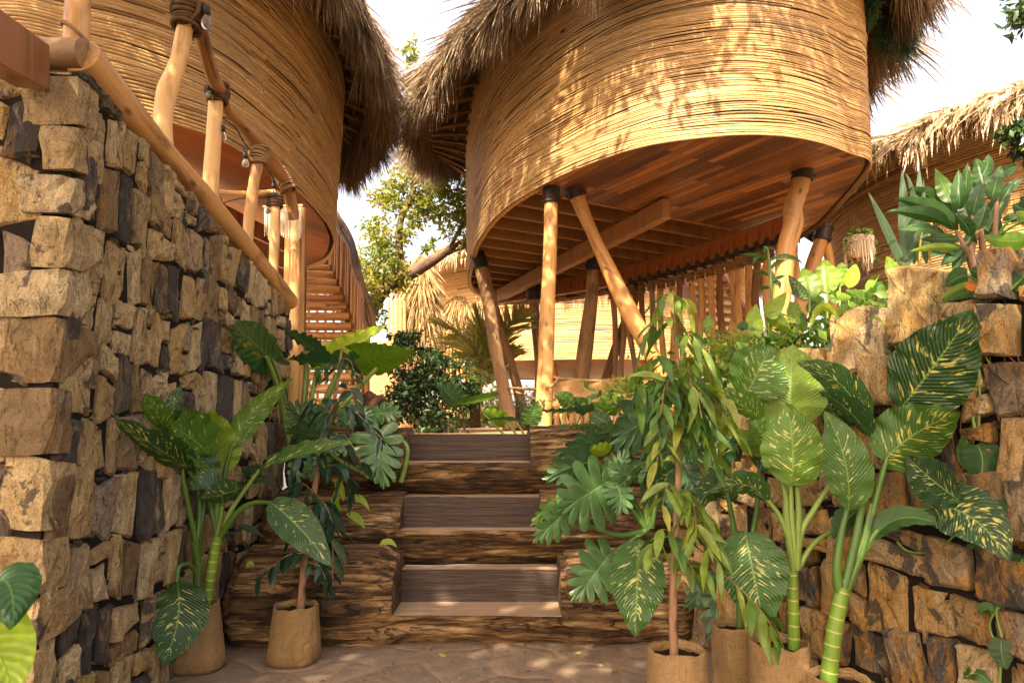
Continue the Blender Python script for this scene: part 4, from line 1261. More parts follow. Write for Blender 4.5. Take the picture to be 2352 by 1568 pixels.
for k in range(3): tube(mb, np.array(railp) + rng.normal(0, .02, (len(railp), 3)) + (k * .03, 0, k * .015), .032, 8, 40, lump=.08)
mb.build("handrail", M_pole_grey, st)
rc = resample(railp, 60)
low = resample(np.vstack([ends + (.02, 0, -.25)]), 60)
for k in range(30):
    i = int(k * 1.95)
    mb = MB(); tube(mb, [low[i] + (.03, 0, 1.2), low[i] + (.03 + .02 * (k % 2), 0, -.3)], .03, 8, 8, lump=.08, rnd=rng.random())
    mb.build("baluster", M_pole if k % 3 else M_pole_dark, st)
mb = MB(); tube(mb, low + (.03, 0, -.05), .08, 8, 40, lump=.05); mb.build("stringer", M_pole, st)
lr = [P(695, 530, 12.3), P(735, 508, 12.2), P(768, 500, 12.0)]
mb = MB(); tube(mb, lr, .035, 8, 14, lump=.06); mb.build("handrail", M_pole_grey, st)
for k in range(5):
    q = resample(lr, 5)[k]; mb = MB(); tube(mb, [q, q + (0, 0, -.95)], .032, 8, 8, lump=.08); mb.build("baluster", M_pole, st)
for k in range(8):            # poles closing the back of the stair
    x = 690 + k * 19
    mb = MB(); tubepx(mb, [(x, 655 + k * 3, 12.6, 3.4), (x + 1, 985, 12.4, 3.6)], 8, 8, lump=.08); mb.build("screen_pole", M_pole, st)

# second stair behind the balusters of the big hut
s2 = empty("wooden_stair", P(1660, 800, 11.6), "ladder-like stair in the shade behind the row of balusters", "stair")
for k in range(12):
    x = 1560 + k * 12; y = 640 + k * 20
    mb = MB(); beam(mb, P(x, y, 12.6 - k * .15), P(x + 105, y + 8, 12.6 - k * .15), .24, .05, rng.random()); mb.build("tread", M_beam, s2)
for (x0, y0, x1, y1) in ((1555, 630, 1700, 880), (1662, 640, 1806, 885)):
    mb = MB(); beam(mb, P(x0, y0, 12.7), P(x1, y1, 10.8), .07, .22, .5); mb.build("stringer", M_redwood, s2)
mb = MB(); tubepx(mb, [(1740, 610, 11.5, 6), (1850, 690, 10.6, 7), (1905, 730, 10.2, 7)], 9, 12, lump=.06); mb.build("handrail", M_pole, s2)

# woven net fence with ropes
nf = empty("net_fence", P(1370, 920, 6.5), "brown woven net panel hung on a rope between the leaning posts", "fence")
n = N("woven_net"); u = n.uvw()
wv_ = n.node("ShaderNodeTexWave"); wv_.bands_direction = 'X'; n.link(u, wv_.inputs[0]); wv_.inputs["Scale"].default_value = 26; wv_.inputs["Distortion"].default_value = 1.5; wv_.inputs["Detail"].default_value = 2
w2 = n.node("ShaderNodeTexWave"); w2.bands_direction = 'Y'; n.link(u, w2.inputs[0]); w2.inputs["Scale"].default_value = 26; w2.inputs["Distortion"].default_value = 1.5
ww = n.math('MAXIMUM', wv_.outputs["Fac"], w2.outputs["Fac"])
n.bump(ww, .8, .01)
M_net = n.fin(n.ramp(ww, [(.4, (.12, .07, .03)), (.8, (.50, .33, .14))]), .8, .1)
a, b = P(1264, 868, 6.6), P(1500, 862, 6.9)
nx, nz = 40, 10
v, u_ = [], []
for i in range(nx):
    for j in range(nz):
        f, g = i / (nx - 1), j / (nz - 1)
        q = a + (b - a) * f + np.array((0, .02 * math.sin(f * 21 + g * 3), -.27 * g - .03 * math.sin(math.pi * f)))
        v.append(q); u_.append((f * 1.1, g * .27, 0))
mb = MB(); mb.add(v, grid_faces(nx, nz), uvw=u_)
mb.add(np.array(v) + (0, .008, 0), grid_faces(nx, nz)[:, ::-1], uvw=u_); mb.build("net", M_net, nf)
mb = MB()
tubepx(mb, [(1262, 866, 6.6, 3.5), (1300, 870, 6.65, 3.5), (1380, 874, 6.75, 3.5), (1500, 862, 6.9, 3.5)], 7, 40, rough=.1)
tubepx(mb, [(1168, 890, 9.4, 3), (1210, 893, 8, 3), (1252, 892, 6.6, 3.5), (1275, 878, 6.6, 4), (1280, 868, 6.62, 4)], 7, 30, rough=.1)
tubepx(mb, [(1185, 900, 9.4, 3), (1215, 912, 8, 3), (1250, 918, 6.6, 3.2)], 7, 20, rough=.1)
mb.build("rope", M_rope, nf)
for k in range(14):
    mb = MB(); tubepx(mb, [(1262 + k * 17, 925, 7.2, 6), (1262 + k * 17, 1000, 7.2, 6)], 8, 5, lump=.05); mb.build("picket", M_pole, nf)

# hanging planter
hp = empty("hanging_planter", P(1972, 540, 7.0), "cream macrame basket of ivy hanging from the rim of the big hut", "planter")
Y = 6.9
mb = MB()
for dx in (-24, 0, 26): tubepx(mb, [(1955, 488, Y, 1.2), (1955 + (1972 + dx - 1955) * .5, 515, Y, 1.2), (1972 + dx, 545, Y, 1.2)], 5, 6)
mb.build("cord", M_rope_dark, hp)
cc = P(1971, 545, Y); r0 = 31 * Y / F
mb = MB()
th = np.linspace(0, 2 * np.pi, 28, endpoint=False)
mb.add(np.array([[(cc[0] + r * math.cos(t), cc[1] + r * math.sin(t), cc[2] + z) for t in th] for r, z in ((r0 * .93, .0), (r0 * .95, -.06), (r0 * .9, -.15), (r0 * .5, -.2), (.002, -.2))]).reshape(-1, 3), grid_faces(5, 28, True)[:, ::-1]); mb.build("basket", M_cotton, hp)
mb = MB()
for k in range(64):
    t = 6.283 * k / 64; q = cc + np.array((r0 * 1.02 * math.cos(t), r0 * 1.02 * math.sin(t), 0))
    L_ = .26 + .08 * math.sin(t * 3) + rng.normal(0, .025)
    tube(mb, [q, q + (rng.normal(0, .004), 0, -L_ * .5), q + (rng.normal(0, .008), rng.normal(0, .008), -L_)], .0045, 5, 6)
for k in range(10):
    t = 6.283 * k / 10; t2 = t + .63
    pp = [cc + np.array((r0 * 1.05 * math.cos(a), r0 * 1.05 * math.sin(a), -.01 - .055 * math.sin((a - t) / .63 * math.pi))) for a in np.linspace(t, t2, 8)]
    tube(mb, pp, .007, 5, 10)
mb.build("fringe", M_cotton, hp)
M_ivy = m_leaf("ivy_leaf", [(0, (.05, .12, .02)), (.5, (.12, .22, .03)), (1, (.25, .34, .06))])
mb = MB(); k = 170
q = rng.uniform(0, 6.283, k); rr = r0 * rng.uniform(.3, 1.15, k)
leafcloud(mb, np.stack([cc[0] + rr * np.cos(q), cc[1] + rr * np.sin(q), cc[2] + rng.uniform(-.02, .06, k)], 1), rng.normal(0, 1, (k, 3)) + (0, 0, .3), rng.uniform(.03, .055, k), rng.random(k), .85)
for a in (-.2, 2.9, .4, 3.6):
    zz = np.linspace(0, rng.uniform(.15, .42), 14); k = 14
    leafcloud(mb, np.stack([cc[0] + r0 * 1.1 * math.cos(a) + rng.normal(0, .015, k), np.full(k, cc[1] - .05) + r0 * math.sin(a) * .5, cc[2] - zz], 1), rng.normal(0, .6, (k, 3)) + (0, 0, -.6), rng.uniform(.03, .05, k), rng.random(k), .85)
mb.build("ivy", M_ivy, hp)

for x, y, rx, ry, lab in ((1095, 930, 85, 45, "pale low bush far behind the palm, right of the dark glossy bush"), (1275, 935, 85, 48, "pale low bush far behind the net fence, between the posts")):
    o = empty("distant_bush", P(x, 985, 27), lab, "bush", "distant bushes between the huts")
    mb = MB(); crown(mb, [pxblob(x - 40, y, 27, rx * .55, ry, 40), pxblob(x + 45, y + 5, 28, rx * .55, ry, 40), pxblob(x, y + 30, 27, rx, 30, 40)], 1500, .22, .5); mb.build("foliage", M_tree_leaf, o)
# ------------------------------------------------------------------ broad leaves
def cr(ox, oy, s):                      # coordinates read off an enlarged crop of the photo -> photo coordinates
    return lambda x, y: ((ox + x / s) * .9408, (oy + y / s) * .9408)
PROF = {
    'oval': lambda u: np.sin(np.pi * np.clip(u, 0, 1) ** .78) ** .72 * (1 - .25 * u ** 5),
    'lance': lambda u: np.sin(np.pi * np.clip(u, 0, 1) ** .75) ** .95,
    'strap': lambda u: np.clip(np.minimum(1, (u + .02) * 8) * np.minimum(1, (1 - u) * 2.2) ** .7, 0, 1),
    'heart': lambda u: np.where(u < .3, np.sqrt(np.clip(1 - ((.3 - u) / .34) ** 2, 0, 1)), np.clip(np.cos((u - .3) / .7 * np.pi / 2), 0, 1) ** .8),
}
def bez(p0, p1, p2, t):                 # passes through p1 at t = .5
    c = 2 * p1 - .5 * (p0 + p2)
    t = t[:, None]
    return (1 - t) ** 2 * p0 + 2 * t * (1 - t) * c + t ** 2 * p2
def leaf_mesh(mb, p0, p1, p2, w, roll=0., fold=.25, wave=.04, prof='oval', rnd=.5, nu=26, nv=9, view=None, sinus=0., twist=0., curl=0., wf=5.0):
    p0, p1, p2 = (np.asarray(q, float) for q in (p0, p1, p2))
    u = np.linspace(0, 1, nu)
    c = bez(p0, p1, p2, u)
    t = np.gradient(c, axis=0); t /= np.linalg.norm(t, axis=1)[:, None]
    eye = np.array((0, 0, EYE)) if view is None else view
    vd = nrm(p1 - eye)
    s0 = np.cross(np.broadcast_to(vd, t.shape), t); s0 /= np.linalg.norm(s0, axis=1)[:, None] + 1e-9
    n0 = np.cross(s0, t)
    ro = roll + twist * (u - .5)
    s = s0 * np.cos(ro)[:, None] + n0 * np.sin(ro)[:, None]
    n = np.cross(s, t)
    if np.dot(n[nu // 2], (0, 0, 1)) < 0: n = -n
    L = np.linalg.norm(np.diff(c, axis=0), axis=1).sum()
    ww = PROF[prof](u) * w / 2
    vv = np.linspace(-1, 1, nv)
    ph = rng.uniform(0, 6.28, 3)
    V = np.zeros((nu, nv, 3)); W = np.zeros((nu, nv, 3))
    for j, v in enumerate(vv):
        a = abs(v)
        edge = wave * w * a ** 2 * (np.sin(u * wf * 2 * np.pi + ph[0] + (1.7 if v > 0 else 0)) + .5 * np.sin(u * wf * 4.3 * np.pi + ph[1]))
        x = ww * v
        back = 0.0
        V[:, j] = c + s * (x * math.cos(fold * .8))[:, None] + n * (np.abs(x) * math.sin(fold) - curl * w * a ** 3 * .5 + edge)[:, None] - t * (sinus * L * a ** 1.3 * np.clip(1 - u * 2.4, 0, 1) ** 1.5)[:, None]
        W[:, j] = np.stack([u, np.full(nu, v), np.full(nu, rnd * 30 + ph[2])], 1)
    mb.add(V.reshape(-1, 3), grid_faces(nu, nv), rnd, W.reshape(-1, 3))
def lobed_mesh(mb, p0, p1, p2, w, roll=0., rnd=.5, lobes=6, droop=.35, fold=.22, deep=.74):
    """split leaf as one sheet: side veins fan from backwards at the base to forwards at the tip, the outline is cut into fingers"""
    p0, p1, p2 = (np.asarray(q, float) for q in (p0, p1, p2))
    nu, nv = 24 * lobes + 13, 7
    u = np.linspace(0, 1, nu); uc = u ** .85 * .9
    c = bez(p0, p1, p2, uc)
    t = np.gradient(c, axis=0); t /= np.linalg.norm(t, axis=1)[:, None]
    vd = nrm(p1 - np.array((0, 0, EYE)))
    s0 = np.cross(np.broadcast_to(vd, t.shape), t); s0 /= np.linalg.norm(s0, axis=1)[:, None] + 1e-9
    n0 = np.cross(s0, t); s = s0 * math.cos(roll) + n0 * math.sin(roll); n = np.cross(s, t)
    if np.dot(n[nu // 2], (0, 0, 1)) < 0: n = -n
    L = np.linalg.norm(np.diff(c, axis=0), axis=1).sum() / .9
    env = np.interp(u, [0, .12, .3, .5, .75, .93, 1], [.50, .86, 1.0, .95, .74, .52, .46]) * w * .56
    env[-14:] = np.maximum(env[-14:], L * .12)
    for sg in (-1, 1):
        ph = rng.uniform(-.12, .12)
        x = u * (lobes + .5) + ph
        cut = np.abs(np.sin(np.pi * x)) ** .9
        size = np.interp(x, np.arange(lobes + 2), rng.uniform(.78, 1.15, lobes + 2))
        ln = env * (1 - deep * np.interp(u, [0, .15, .8, 1], [.8, 1, .85, .1]) * (1 - cut)) * size
        ang = np.radians(np.interp(u, [0, .2, .5, 1], [150, 105, 66, 2])) + .10 * np.sin(2 * np.pi * x) * (1 - u)
        d = t * np.cos(ang)[:, None] + s * (sg * np.sin(ang))[:, None]
        V = np.zeros((nu, nv, 3)); W = np.zeros((nu, nv, 3))
        fw = np.sin(2 * np.pi * x)
        for j, a in enumerate(np.linspace(0, 1, nv)):
            r = ln * a
            V[:, j] = c + d * r[:, None] + n * (r * math.sin(fold) - droop * r ** 2 / (w * .5) * .6 - .10 * r * a * (1 - cut) + .05 * w * a * a * np.sin(9 * u + rnd * 40 + sg) * cut)[:, None] + d * 0
            W[:, j] = np.stack([u * 1.0, np.full(nu, a * sg * .9), np.full(nu, rnd * 20)], 1)
        f = grid_faces(nu, nv)
        mb.add(V.reshape(-1, 3), f if sg > 0 else f[:, ::-1], rnd, W.reshape(-1, 3))

def m_big_leaf(name, stops, streak=None, amount=.5, rough=.34, tr=.3, vein=(.22, .36, .08), veinw=.035, nveins=26, spots=None):
    n = N(name); w = n.sep(n.uvw()); u, v, z = w[0], w[1], w[2]
    c = n.ramp(n.rnd(), stops)
    av = n.math('ABSOLUTE', v)
    q = n.math('SUBTRACT', u, n.math('MULTIPLY', av, .24))
    tone = n.noise(n.comb(n.math('MULTIPLY', u, 3.0), n.math('MULTIPLY', v, 1.5), z), 1.0, 3)
    c = n.mix(n.ramp(tone, [(.35, .45), (.65, 0.)]), c, n.mix(.6, c, (.01, .03, .008)))
    vs = n.math('SINE', n.math('MULTIPLY', q, nveins * 6.283))
    if streak:
        st = n.noise(n.comb(n.math('MULTIPLY', q, 30.0), n.math('ADD', n.math('MULTIPLY', v, 2.6), 5.0), z), 1.0, 4, .62, .15)
        lim = n.math('ADD', n.math('MULTIPLY', n.math('POWER', av, 1.6), .07), .617 - amount * .065)
        lim = n.math('ADD', lim, n.math('MULTIPLY', n.math('SINE', n.math('MULTIPLY', z, 7.0)), .022))
        eb = n.ramp(n.math('SUBTRACT', u, .02), [(0, .0), (.08, 1.), (.86, 1.), (.96, 0.)])
        mk = n.math('MULTIPLY', n.ramp(n.math('SUBTRACT', st, lim), [(.0, 0.), (.035, 1.)]), eb)
        c = n.mix(n.math('MULTIPLY', mk, .92), c, streak)
    if spots:
        sp = n.noise(n.comb(n.math('MULTIPLY', u, 4.0), n.math('MULTIPLY', v, 2.0), z), 1.0, 5, .7)
        c = n.mix(n.ramp(sp, [(.62, 0.), (.7, .9)]), c, spots)
    c = n.mix(n.ramp(vs, [(.86, 0.), (1.0, .35)]), c, vein)
    ew = n.noise(n.comb(n.math('MULTIPLY', u, 5.0), n.math('MULTIPLY', v, 3.0), n.math('ADD', z, 9.0)), 1.0, 5, .7)
    eg = n.math('ADD', n.math('POWER', av, 5.0), n.math('MULTIPLY', ew, 1.1))
    c = n.mix(n.ramp(eg, [(.5, 0.), (.52, 0.)]) if False else n.ramp(n.math('MULTIPLY', eg, .5), [(.77, 0.), (.80, .85)]), c, (.30, .19, .05))
    mr = n.ramp(n.math('DIVIDE', av, veinw), [(.5, 1.), (1.0, 0.)])
    c = n.mix(n.math('MULTIPLY', mr, .8), c, vein)
    n.bump(n.math('ADD', n.math('MULTIPLY', vs, .35), n.math('MULTIPLY', tone, .5)), .35, .012)
    n.trans(hsv(n, c, .49, 1.15, 1.5), tr)
    return n.fin(c, rough, .45)
G_DARK = [(0, (.014, .052, .020)), (.35, (.03, .10, .022)), (.65, (.085, .20, .02)), (1, (.24, .36, .025))]
M_dieff = m_big_leaf("variegated_leaf", G_DARK, (.58, .60, .22), .55)
M_dieff_bold = m_big_leaf("boldly_variegated_leaf", G_DARK, (.66, .62, .16), 1.15)
M_plainleaf = m_big_leaf("plain_green_leaf", [(0, (.014, .055, .022)), (.35, (.035, .11, .02)), (.65, (.12, .24, .022)), (1, (.32, .42, .035))], None, vein=(.25, .38, .10))
M_aloc = m_big_leaf("elephant_ear_leaf", [(0, (.03, .09, .04)), (.4, (.05, .14, .022)), (.7, (.12, .25, .018)), (1, (.34, .48, .03))], None, nveins=9, vein=(.14, .26, .05), rough=.3)
M_aloc_spot = m_big_leaf("spotted_elephant_ear_leaf", [(0, (.02, .07, .035)), (1, (.04, .14, .015))], None, nveins=9, vein=(.14, .26, .05), spots=(.55, .42, .03))
M_split = m_big_leaf("split_leaf", [(0, (.07, .145, .075)), (.5, (.09, .20, .065)), (1, (.18, .30, .045))], None, nveins=3, vein=(.20, .32, .13), rough=.24, tr=.18)
M_snake = m_big_leaf("snake_plant_leaf", [(0, (.06, .12, .06)), (1, (.10, .17, .08))], (.02, .06, .03), .6, vein=(.08, .13, .06), rough=.4)
M_lance = m_leaf("drooping_leaf", [(0, (.03, .09, .025)), (.35, (.075, .17, .03)), (.7, (.20, .30, .04)), (1, (.40, .44, .08))], .32, .4)
M_lance_dark = m_leaf("drooping_leaf_dark", [(0, (.012, .04, .025)), (.6, (.022, .065, .035)), (1, (.05, .12, .03))], .32, .2)
M_petiole = m_wood("petiole_green", (.10, .20, .035), (.07, .15, .025), (.04, .09, .02), 1.0, .4, .4, .0)
M_petiole_pale = m_wood("petiole_pale", (.24, .34, .08), (.17, .27, .05), (.10, .16, .03), 1.0, .4, .4, .0)
M_twig = m_wood("brown_twig", (.30, .18, .10), (.22, .13, .07), (.08, .05, .03), 1.0, .7, .2, .2)
n = N("green_cane"); w_ = n.sep(n.uvw())
sg = n.math('FRACT', n.math('MULTIPLY', w_[2], 22.0))
c = n.mix(n.noise(n.obj(), 14, 3), (.20, .30, .03), (.07, .17, .02))
c = n.mix(n.ramp(sg, [(.0, .85), (.10, .3), (.16, 0.)]), c, (.48, .40, .14))
n.bump(n.ramp(sg, [(0, 1.), (.12, 0.)]), .4, .01)
M_cane = n.fin(c, .4, .4)

# burlap grow bags
n = N("burlap"); u = n.uvw()
wa = n.node("ShaderNodeTexWave"); wa.bands_direction = 'X'; n.link(u, wa.inputs[0]); wa.inputs["Scale"].default_value = 110; wa.inputs["Distortion"].default_value = .6
wb = n.node("ShaderNodeTexWave"); wb.bands_direction = 'Y'; n.link(u, wb.inputs[0]); wb.inputs["Scale"].default_value = 110; wb.inputs["Distortion"].default_value = .6
ww = n.math('MULTIPLY', wa.outputs["Fac"], wb.outputs["Fac"])
st = n.noise(n.obj(), 9, 4, .6)
c = n.mix(n.ramp(ww, [(0, .5), (.6, 0.)]), n.mix(st, (.60, .42, .21), (.47, .31, .14)), (.22, .125, .05))
fa = n.noise(n.map(u, (260, 18, 1)), 1.0, 3, .7); fb_ = n.noise(n.map(u, (18, 260, 1), (3, 5, 0)), 1.0, 3, .7)
c = n.mix(n.ramp(n.math('MINIMUM', fa, fb_), [(.34, .75), (.46, 0.)]), c, (.20, .115, .045))
wr_ = n.noise(n.map(n.obj(), (1, 1, .6)), 11, 5, .6, .8)
blot = n.noise(n.obj(), 6, 5, .65)
c = n.mix(n.ramp(blot, [(.5, 0.), (.75, .5)]), c, (.22, .12, .05))
c = n.mix(n.ramp(n.sep(u)[1], [(0, .7), (.10, 0.)]), c, (.16, .09, .045))
n.bump(n.math('ADD', n.math('MULTIPLY', ww, .12), wr_), .9, .03)
M_burlap = n.fin(c, .9, .1)
M_potsoil = m_plain("potting_soil", (.035, .02, .013), .95, .1, .5, 60)

def grow_bag(root, px, pytop, wtop, wbot, h, Y, seed):
    c = P(px, pytop, Y); x, y, zt = c
    z0 = max(0.0, zt - h); rt, rb = wtop * Y / F / 2, wbot * Y / F / 2
    nu, nv = 44, 110
    th = np.linspace(0, 2 * np.pi, nv, endpoint=False)
    V, W = [], []
    for i in range(nu):
        f = i / (nu - 1)
        if f < .06: rr = rb * (.86 + .14 * f / .06)
        else: rr = rb + (rt - rb) * f
        for t in th:
            sq = 1 / (abs(math.cos(t)) ** 3.2 + abs(math.sin(t)) ** 3.2) ** (1 / 3.2)
            k = 1 + (sq - 1) * .55 * (1 - f)
            nz_ = noise.noise((math.cos(t) * 1.6 + seed, math.sin(t) * 1.6, f * 2.2 + .6 * math.sin(t)))
            n2 = noise.noise((math.cos(t) * 3.4 + seed, math.sin(t) * 3.4 + 7, f * 3.1 - .8 * math.cos(t)))
            crease = -.030 * max(0, 1 - abs(nz_) / .10) - .020 * max(0, 1 - abs(n2) / .09)
            wr = (1 - .55 * f ** 3) * (.030 * nz_ + .018 * n2 + crease) + .010 * math.sin(f * 9 + 2 * math.sin(t + seed)) * (1 - f)
            zz = z0 + (zt - z0) * f + .011 * noise.noise((math.cos(t) * 2.5 + seed, math.sin(t) * 2.5, 9)) * f ** 6
            V.append((x + rr * k * (1 + wr * 1.6) * math.cos(t), y + rr * k * (1 + wr * 1.6) * math.sin(t), zz)); W.append((t * rb, f * h, 0))
    Vi = []
    base = np.array(V).reshape(nu, nv, 3)
    for i in (nu - 1, nu - 5):
        for j in range(nv):
            q = base[i, j]; d = np.array((x, y, q[2])) - q; Vi.append(q + nrm(d) * .008)
    allv = np.vstack([np.array(V), np.array(Vi)]); allw = np.vstack([np.array(W), np.array(W)[-2 * nv:]])
    mb = MB(); mb.add(allv, grid_faces(nu + 2, nv, True), .5, allw); bag = mb.build("grow_bag", M_burlap, root)
    mb = MB()
    rs = np.linspace(.02, .96, 8)
    v = [(x + rt * r * math.cos(t), y + rt * r * math.sin(t), zt - .035 + .012 * noise.noise((r * 5 * math.cos(t), r * 5 * math.sin(t), seed))) for r in rs for t in th]
    mb.add(v, grid_faces(8, nv, True)); mb.build("soil", M_potsoil, bag)
    return x, y, zt - .03

def add_leaf(root, pts, wpx, mat, kind='oval', Y=None, name="leaf", **k):
    """pts: three (px, py[, Y]) along the midrib; wpx: width in photo pixels"""
    q = [P(a[0], a[1], a[2] if len(a) > 2 else Y) for a in pts]
    w = wpx * q[1][1] / F * (1.18 if mat in (M_dieff, M_dieff_bold) else 1.0)
    mb = MB()
    if kind == 'lobed': lobed_mesh(mb, *q, w, **k)
    else: leaf_mesh(mb, *q, w, prof=kind, **k)
    return mb.build(name, mat, root)
def add_petiole(root, pts, r0, r1, mat=None, Y=None, name="petiole", n=22):
    q = [P(a[0], a[1], a[2] if len(a) > 2 else Y) for a in pts]
    mb = MB(); tube(mb, q, [r0 * q[0][1] / F, r1 * q[-1][1] / F], 9, n, lump=.03, rnd=rng.random())
    return mb.build(name, mat or M_petiole, root)
def wall_gap(px, py, Y, gap=.07):          # keep a point in front of the right stone wall
    if px < 700: return min(Y, float(PX(px, py, -1.55)[1]))
    if px < 1600: return Y
    return min(Y, float(PPL(px, py, RA, RN)[1]) - gap)
CLIP = [False]
def T3(f, pts, Y):
    out = []
    for p in pts:
        a = f(p[0], p[1]); y = Y + (p[2] if len(p) > 2 else 0)
        if CLIP[0] is not False: y = wall_gap(a[0], a[1], y, CLIP[0])
        out.append((a[0], a[1], y))
    return out

# ------------------------------------------------------------------ A: potted variegated plant by the left wall
C6 = cr(250, 880, 3.016); C8 = cr(0, 1000, 2.351); C7 = cr(550, 780, 3.734)
YA = 3.58
CLIP[0] = .1
A = empty("potted_plant", (*P(455, 1545, YA)[:2], 0), "variegated broad leaf plant in a burlap bag at the foot of the left wall", "potted plant", "potted plants in burlap bags")
grow_bag(A, 462, 1382, 74, 118, .42, YA, 1.3)
add_petiole(A, T3(C6, [(760, 1800), (800, 1560), (825, 1400), (850, 1290)], YA), 13, 11, M_cane, name="stem")
add_petiole(A, T3(C6, [(690, 1800), (700, 1500), (680, 1330)], YA), 9, 9, M_petiole, name="stem")
for p, r0, r1, mt in (([(850, 1300), (790, 1060, -.02), (730, 980, -.03), (640, 820, -.05)], 7, 4, M_petiole), ([(850, 1300), (840, 1000), (830, 760), (800, 700)], 8, 4, M_petiole),
        ([(850, 1300), (845, 1050, .08), (835, 850, .1)], 8, 5, M_petiole), ([(860, 1280), (900, 860, .06), (950, 640, .06)], 7, 4, M_petiole),
        ([(860, 1290), (960, 1080, .0), (1160, 800, .02)], 7, 4, M_petiole_pale), ([(865, 1290), (1000, 1110, -.05), (1120, 1045, -.08), (1240, 1045, -.12)], 8, 4, M_petiole),
        ([(690, 1340), (640, 1100), (600, 900), (590, 800)], 6, 3, M_petiole), ([(690, 1360), (715, 1100), (690, 760), (660, 640)], 6, 3, M_petiole), ([(695, 1350), (745, 1080), (740, 800)], 6, 3, M_petiole),
        ([(840, 1300), (865, 1180, -.04), (880, 1080, -.06)], 6, 4, M_petiole_pale)):
    add_petiole(A, T3(C6, p, YA), r0, r1, mt)
for p, w, mt, k in (
        ([(680, 800, -.05), (400, 640, -.10), (60, 395, -.02)], 78, M_dieff, dict(roll=.75, rnd=.2, fold=.3, twist=.5)),
        ([(480, 520, .1), (390, 370, .12), (318, 240, .14)], 48, M_dieff, dict(roll=.3, rnd=.6, fold=.3)),
        ([(530, 440, .14), (535, 310, .15), (582, 182, .16)], 34, M_dieff, dict(roll=.2, rnd=.12, fold=.35)),
        ([(800, 705, -.06), (640, 560, -.14), (400, 440, -.18)], 104, M_dieff, dict(roll=-.55, rnd=.62, fold=.2, wave=.05, curl=-.15)),
        ([(840, 850, .12), (835, 620, .13), (800, 355, .12)], 92, M_dieff, dict(roll=.15, rnd=.93, fold=.2)),
        ([(950, 650, .06), (1110, 380, .07), (1402, 130, .05)], 54, M_dieff, dict(roll=.25, rnd=.66, fold=.45, twist=.5)),
        ([(1150, 800, .02), (1460, 690, -.02), (1840, 602, -.05)], 62, M_dieff, dict(roll=1.05, rnd=.45, fold=.35, twist=-.4)),
        ([(1020, 935, -.1), (880, 985, -.14), (695, 1020, -.16)], 60, M_dieff, dict(roll=.7, rnd=.15, fold=.3)),
        ([(1235, 1040, -.12), (1450, 1230, -.18), (1690, 1520, -.24)], 74, M_dieff, dict(roll=.15, rnd=.16, fold=.18)),
        ([(690, 690, .05), (700, 830, .03), (640, 935, .0)], 84, M_dieff, dict(roll=.4, rnd=.3, fold=.25)),
        ([(780, 780, .02), (760, 860, .0), (720, 960, .0)], 40, M_plainleaf, dict(roll=.5, rnd=.25, fold=.4))):
    add_leaf(A, T3(C6, p, YA), w, mt, **k)
add_petiole(A, T3(C8, [(1115, 1100), (1130, 960, -.02), (1090, 892, -.05), (1030, 900, -.09), (1015, 985, -.13)], YA), 6, 4)
add_leaf(A, T3(C8, [(1015, 980, -.13), (1020, 1210, -.17), (930, 1466, -.16)], YA), 105, M_dieff, rnd=.14, fold=.12, wave=.02, nu=34)

CLIP[0] = False
# ------------------------------------------------------------------ drooping-leaf saplings
def droopers(mb, pts, dirs, ln, wd, rnd, wave=.10):
    """hanging wavy lance leaves: vectorised strips of 7 x 3 points"""
    m = len(pts); k = 8
    f = np.linspace(0, 1, k)
    d = dirs / np.linalg.norm(dirs, axis=1)[:, None]
    side = np.cross(d, rng.normal(0, 1, (m, 3))); side[:, 2] *= .35; side /= np.linalg.norm(side, axis=1)[:, None]
    V = np.zeros((m, k, 3, 3)); p = pts.copy(); dd = d.copy()
    pw = np.sin(np.pi * np.clip(f, 0.02, 1) ** .8) ** .8
    ph = rng.uniform(0, 6.28, m)
    for i in range(k):
        nn = np.cross(side, dd)
        wv = wave * wd * np.sin(f[i] * 14 + ph)
        for j, v in enumerate((-1, 0, 1)):
            V[:, i, j] = p + side * (wd * .5 * pw[i] * v)[:, None] + nn * ((wd * .16 * abs(v) * pw[i]) + wv * v * pw[i])[:, None]
        dd = dd + np.array((0, 0, -.15)); dd /= np.linalg.norm(dd, axis=1)[:, None]
        side = side - dd * np.sum(side * dd, 1)[:, None]; side /= np.linalg.norm(side, axis=1)[:, None]
        p = p + dd * (ln / (k - 1))[:, None]
    fb = grid_faces(k, 3)
    F_ = (np.arange(m)[:, None, None] * (k * 3) + fb[None]).reshape(-1, 4)
    mb.add(V.reshape(-1, 3), F_, np.repeat(rnd, k * 3))
def branch_leaves(mb, tw, pts, Y, nl, ln, wd, rnd, spread=.8, r=1.6):
    q = resample(np.array([P(a[0], a[1], Y + (a[2] if len(a) > 2 else 0)) for a in pts]), nl)
    tube(tw, q, [r * Y / F, r * .5 * Y / F], 6, nl)
    t = np.gradient(q, axis=0); t /= np.linalg.norm(t, axis=1)[:, None]
    sd = np.cross(t, (0, 0, 1)); sd /= np.linalg.norm(sd, axis=1)[:, None] + 1e-6
    sgn = np.where(np.arange(nl) % 2, 1, -1)[:, None]
    d = sd * sgn * rng.uniform(.45, 1.25 * spread, (nl, 1)) + t * .5 + rng.normal(0, .28, q.shape) + (0, 0, -.22)
    f = np.linspace(0, 1, nl)
    droopers(mb, q, d, 1.2 * ln * Y / F * rng.uniform(.6, 1.15, nl) * (1 - .3 * f), wd * Y / F * rng.uniform(.8, 1.2, nl), np.clip(rng.normal(rnd, .16, nl), 0, 1))
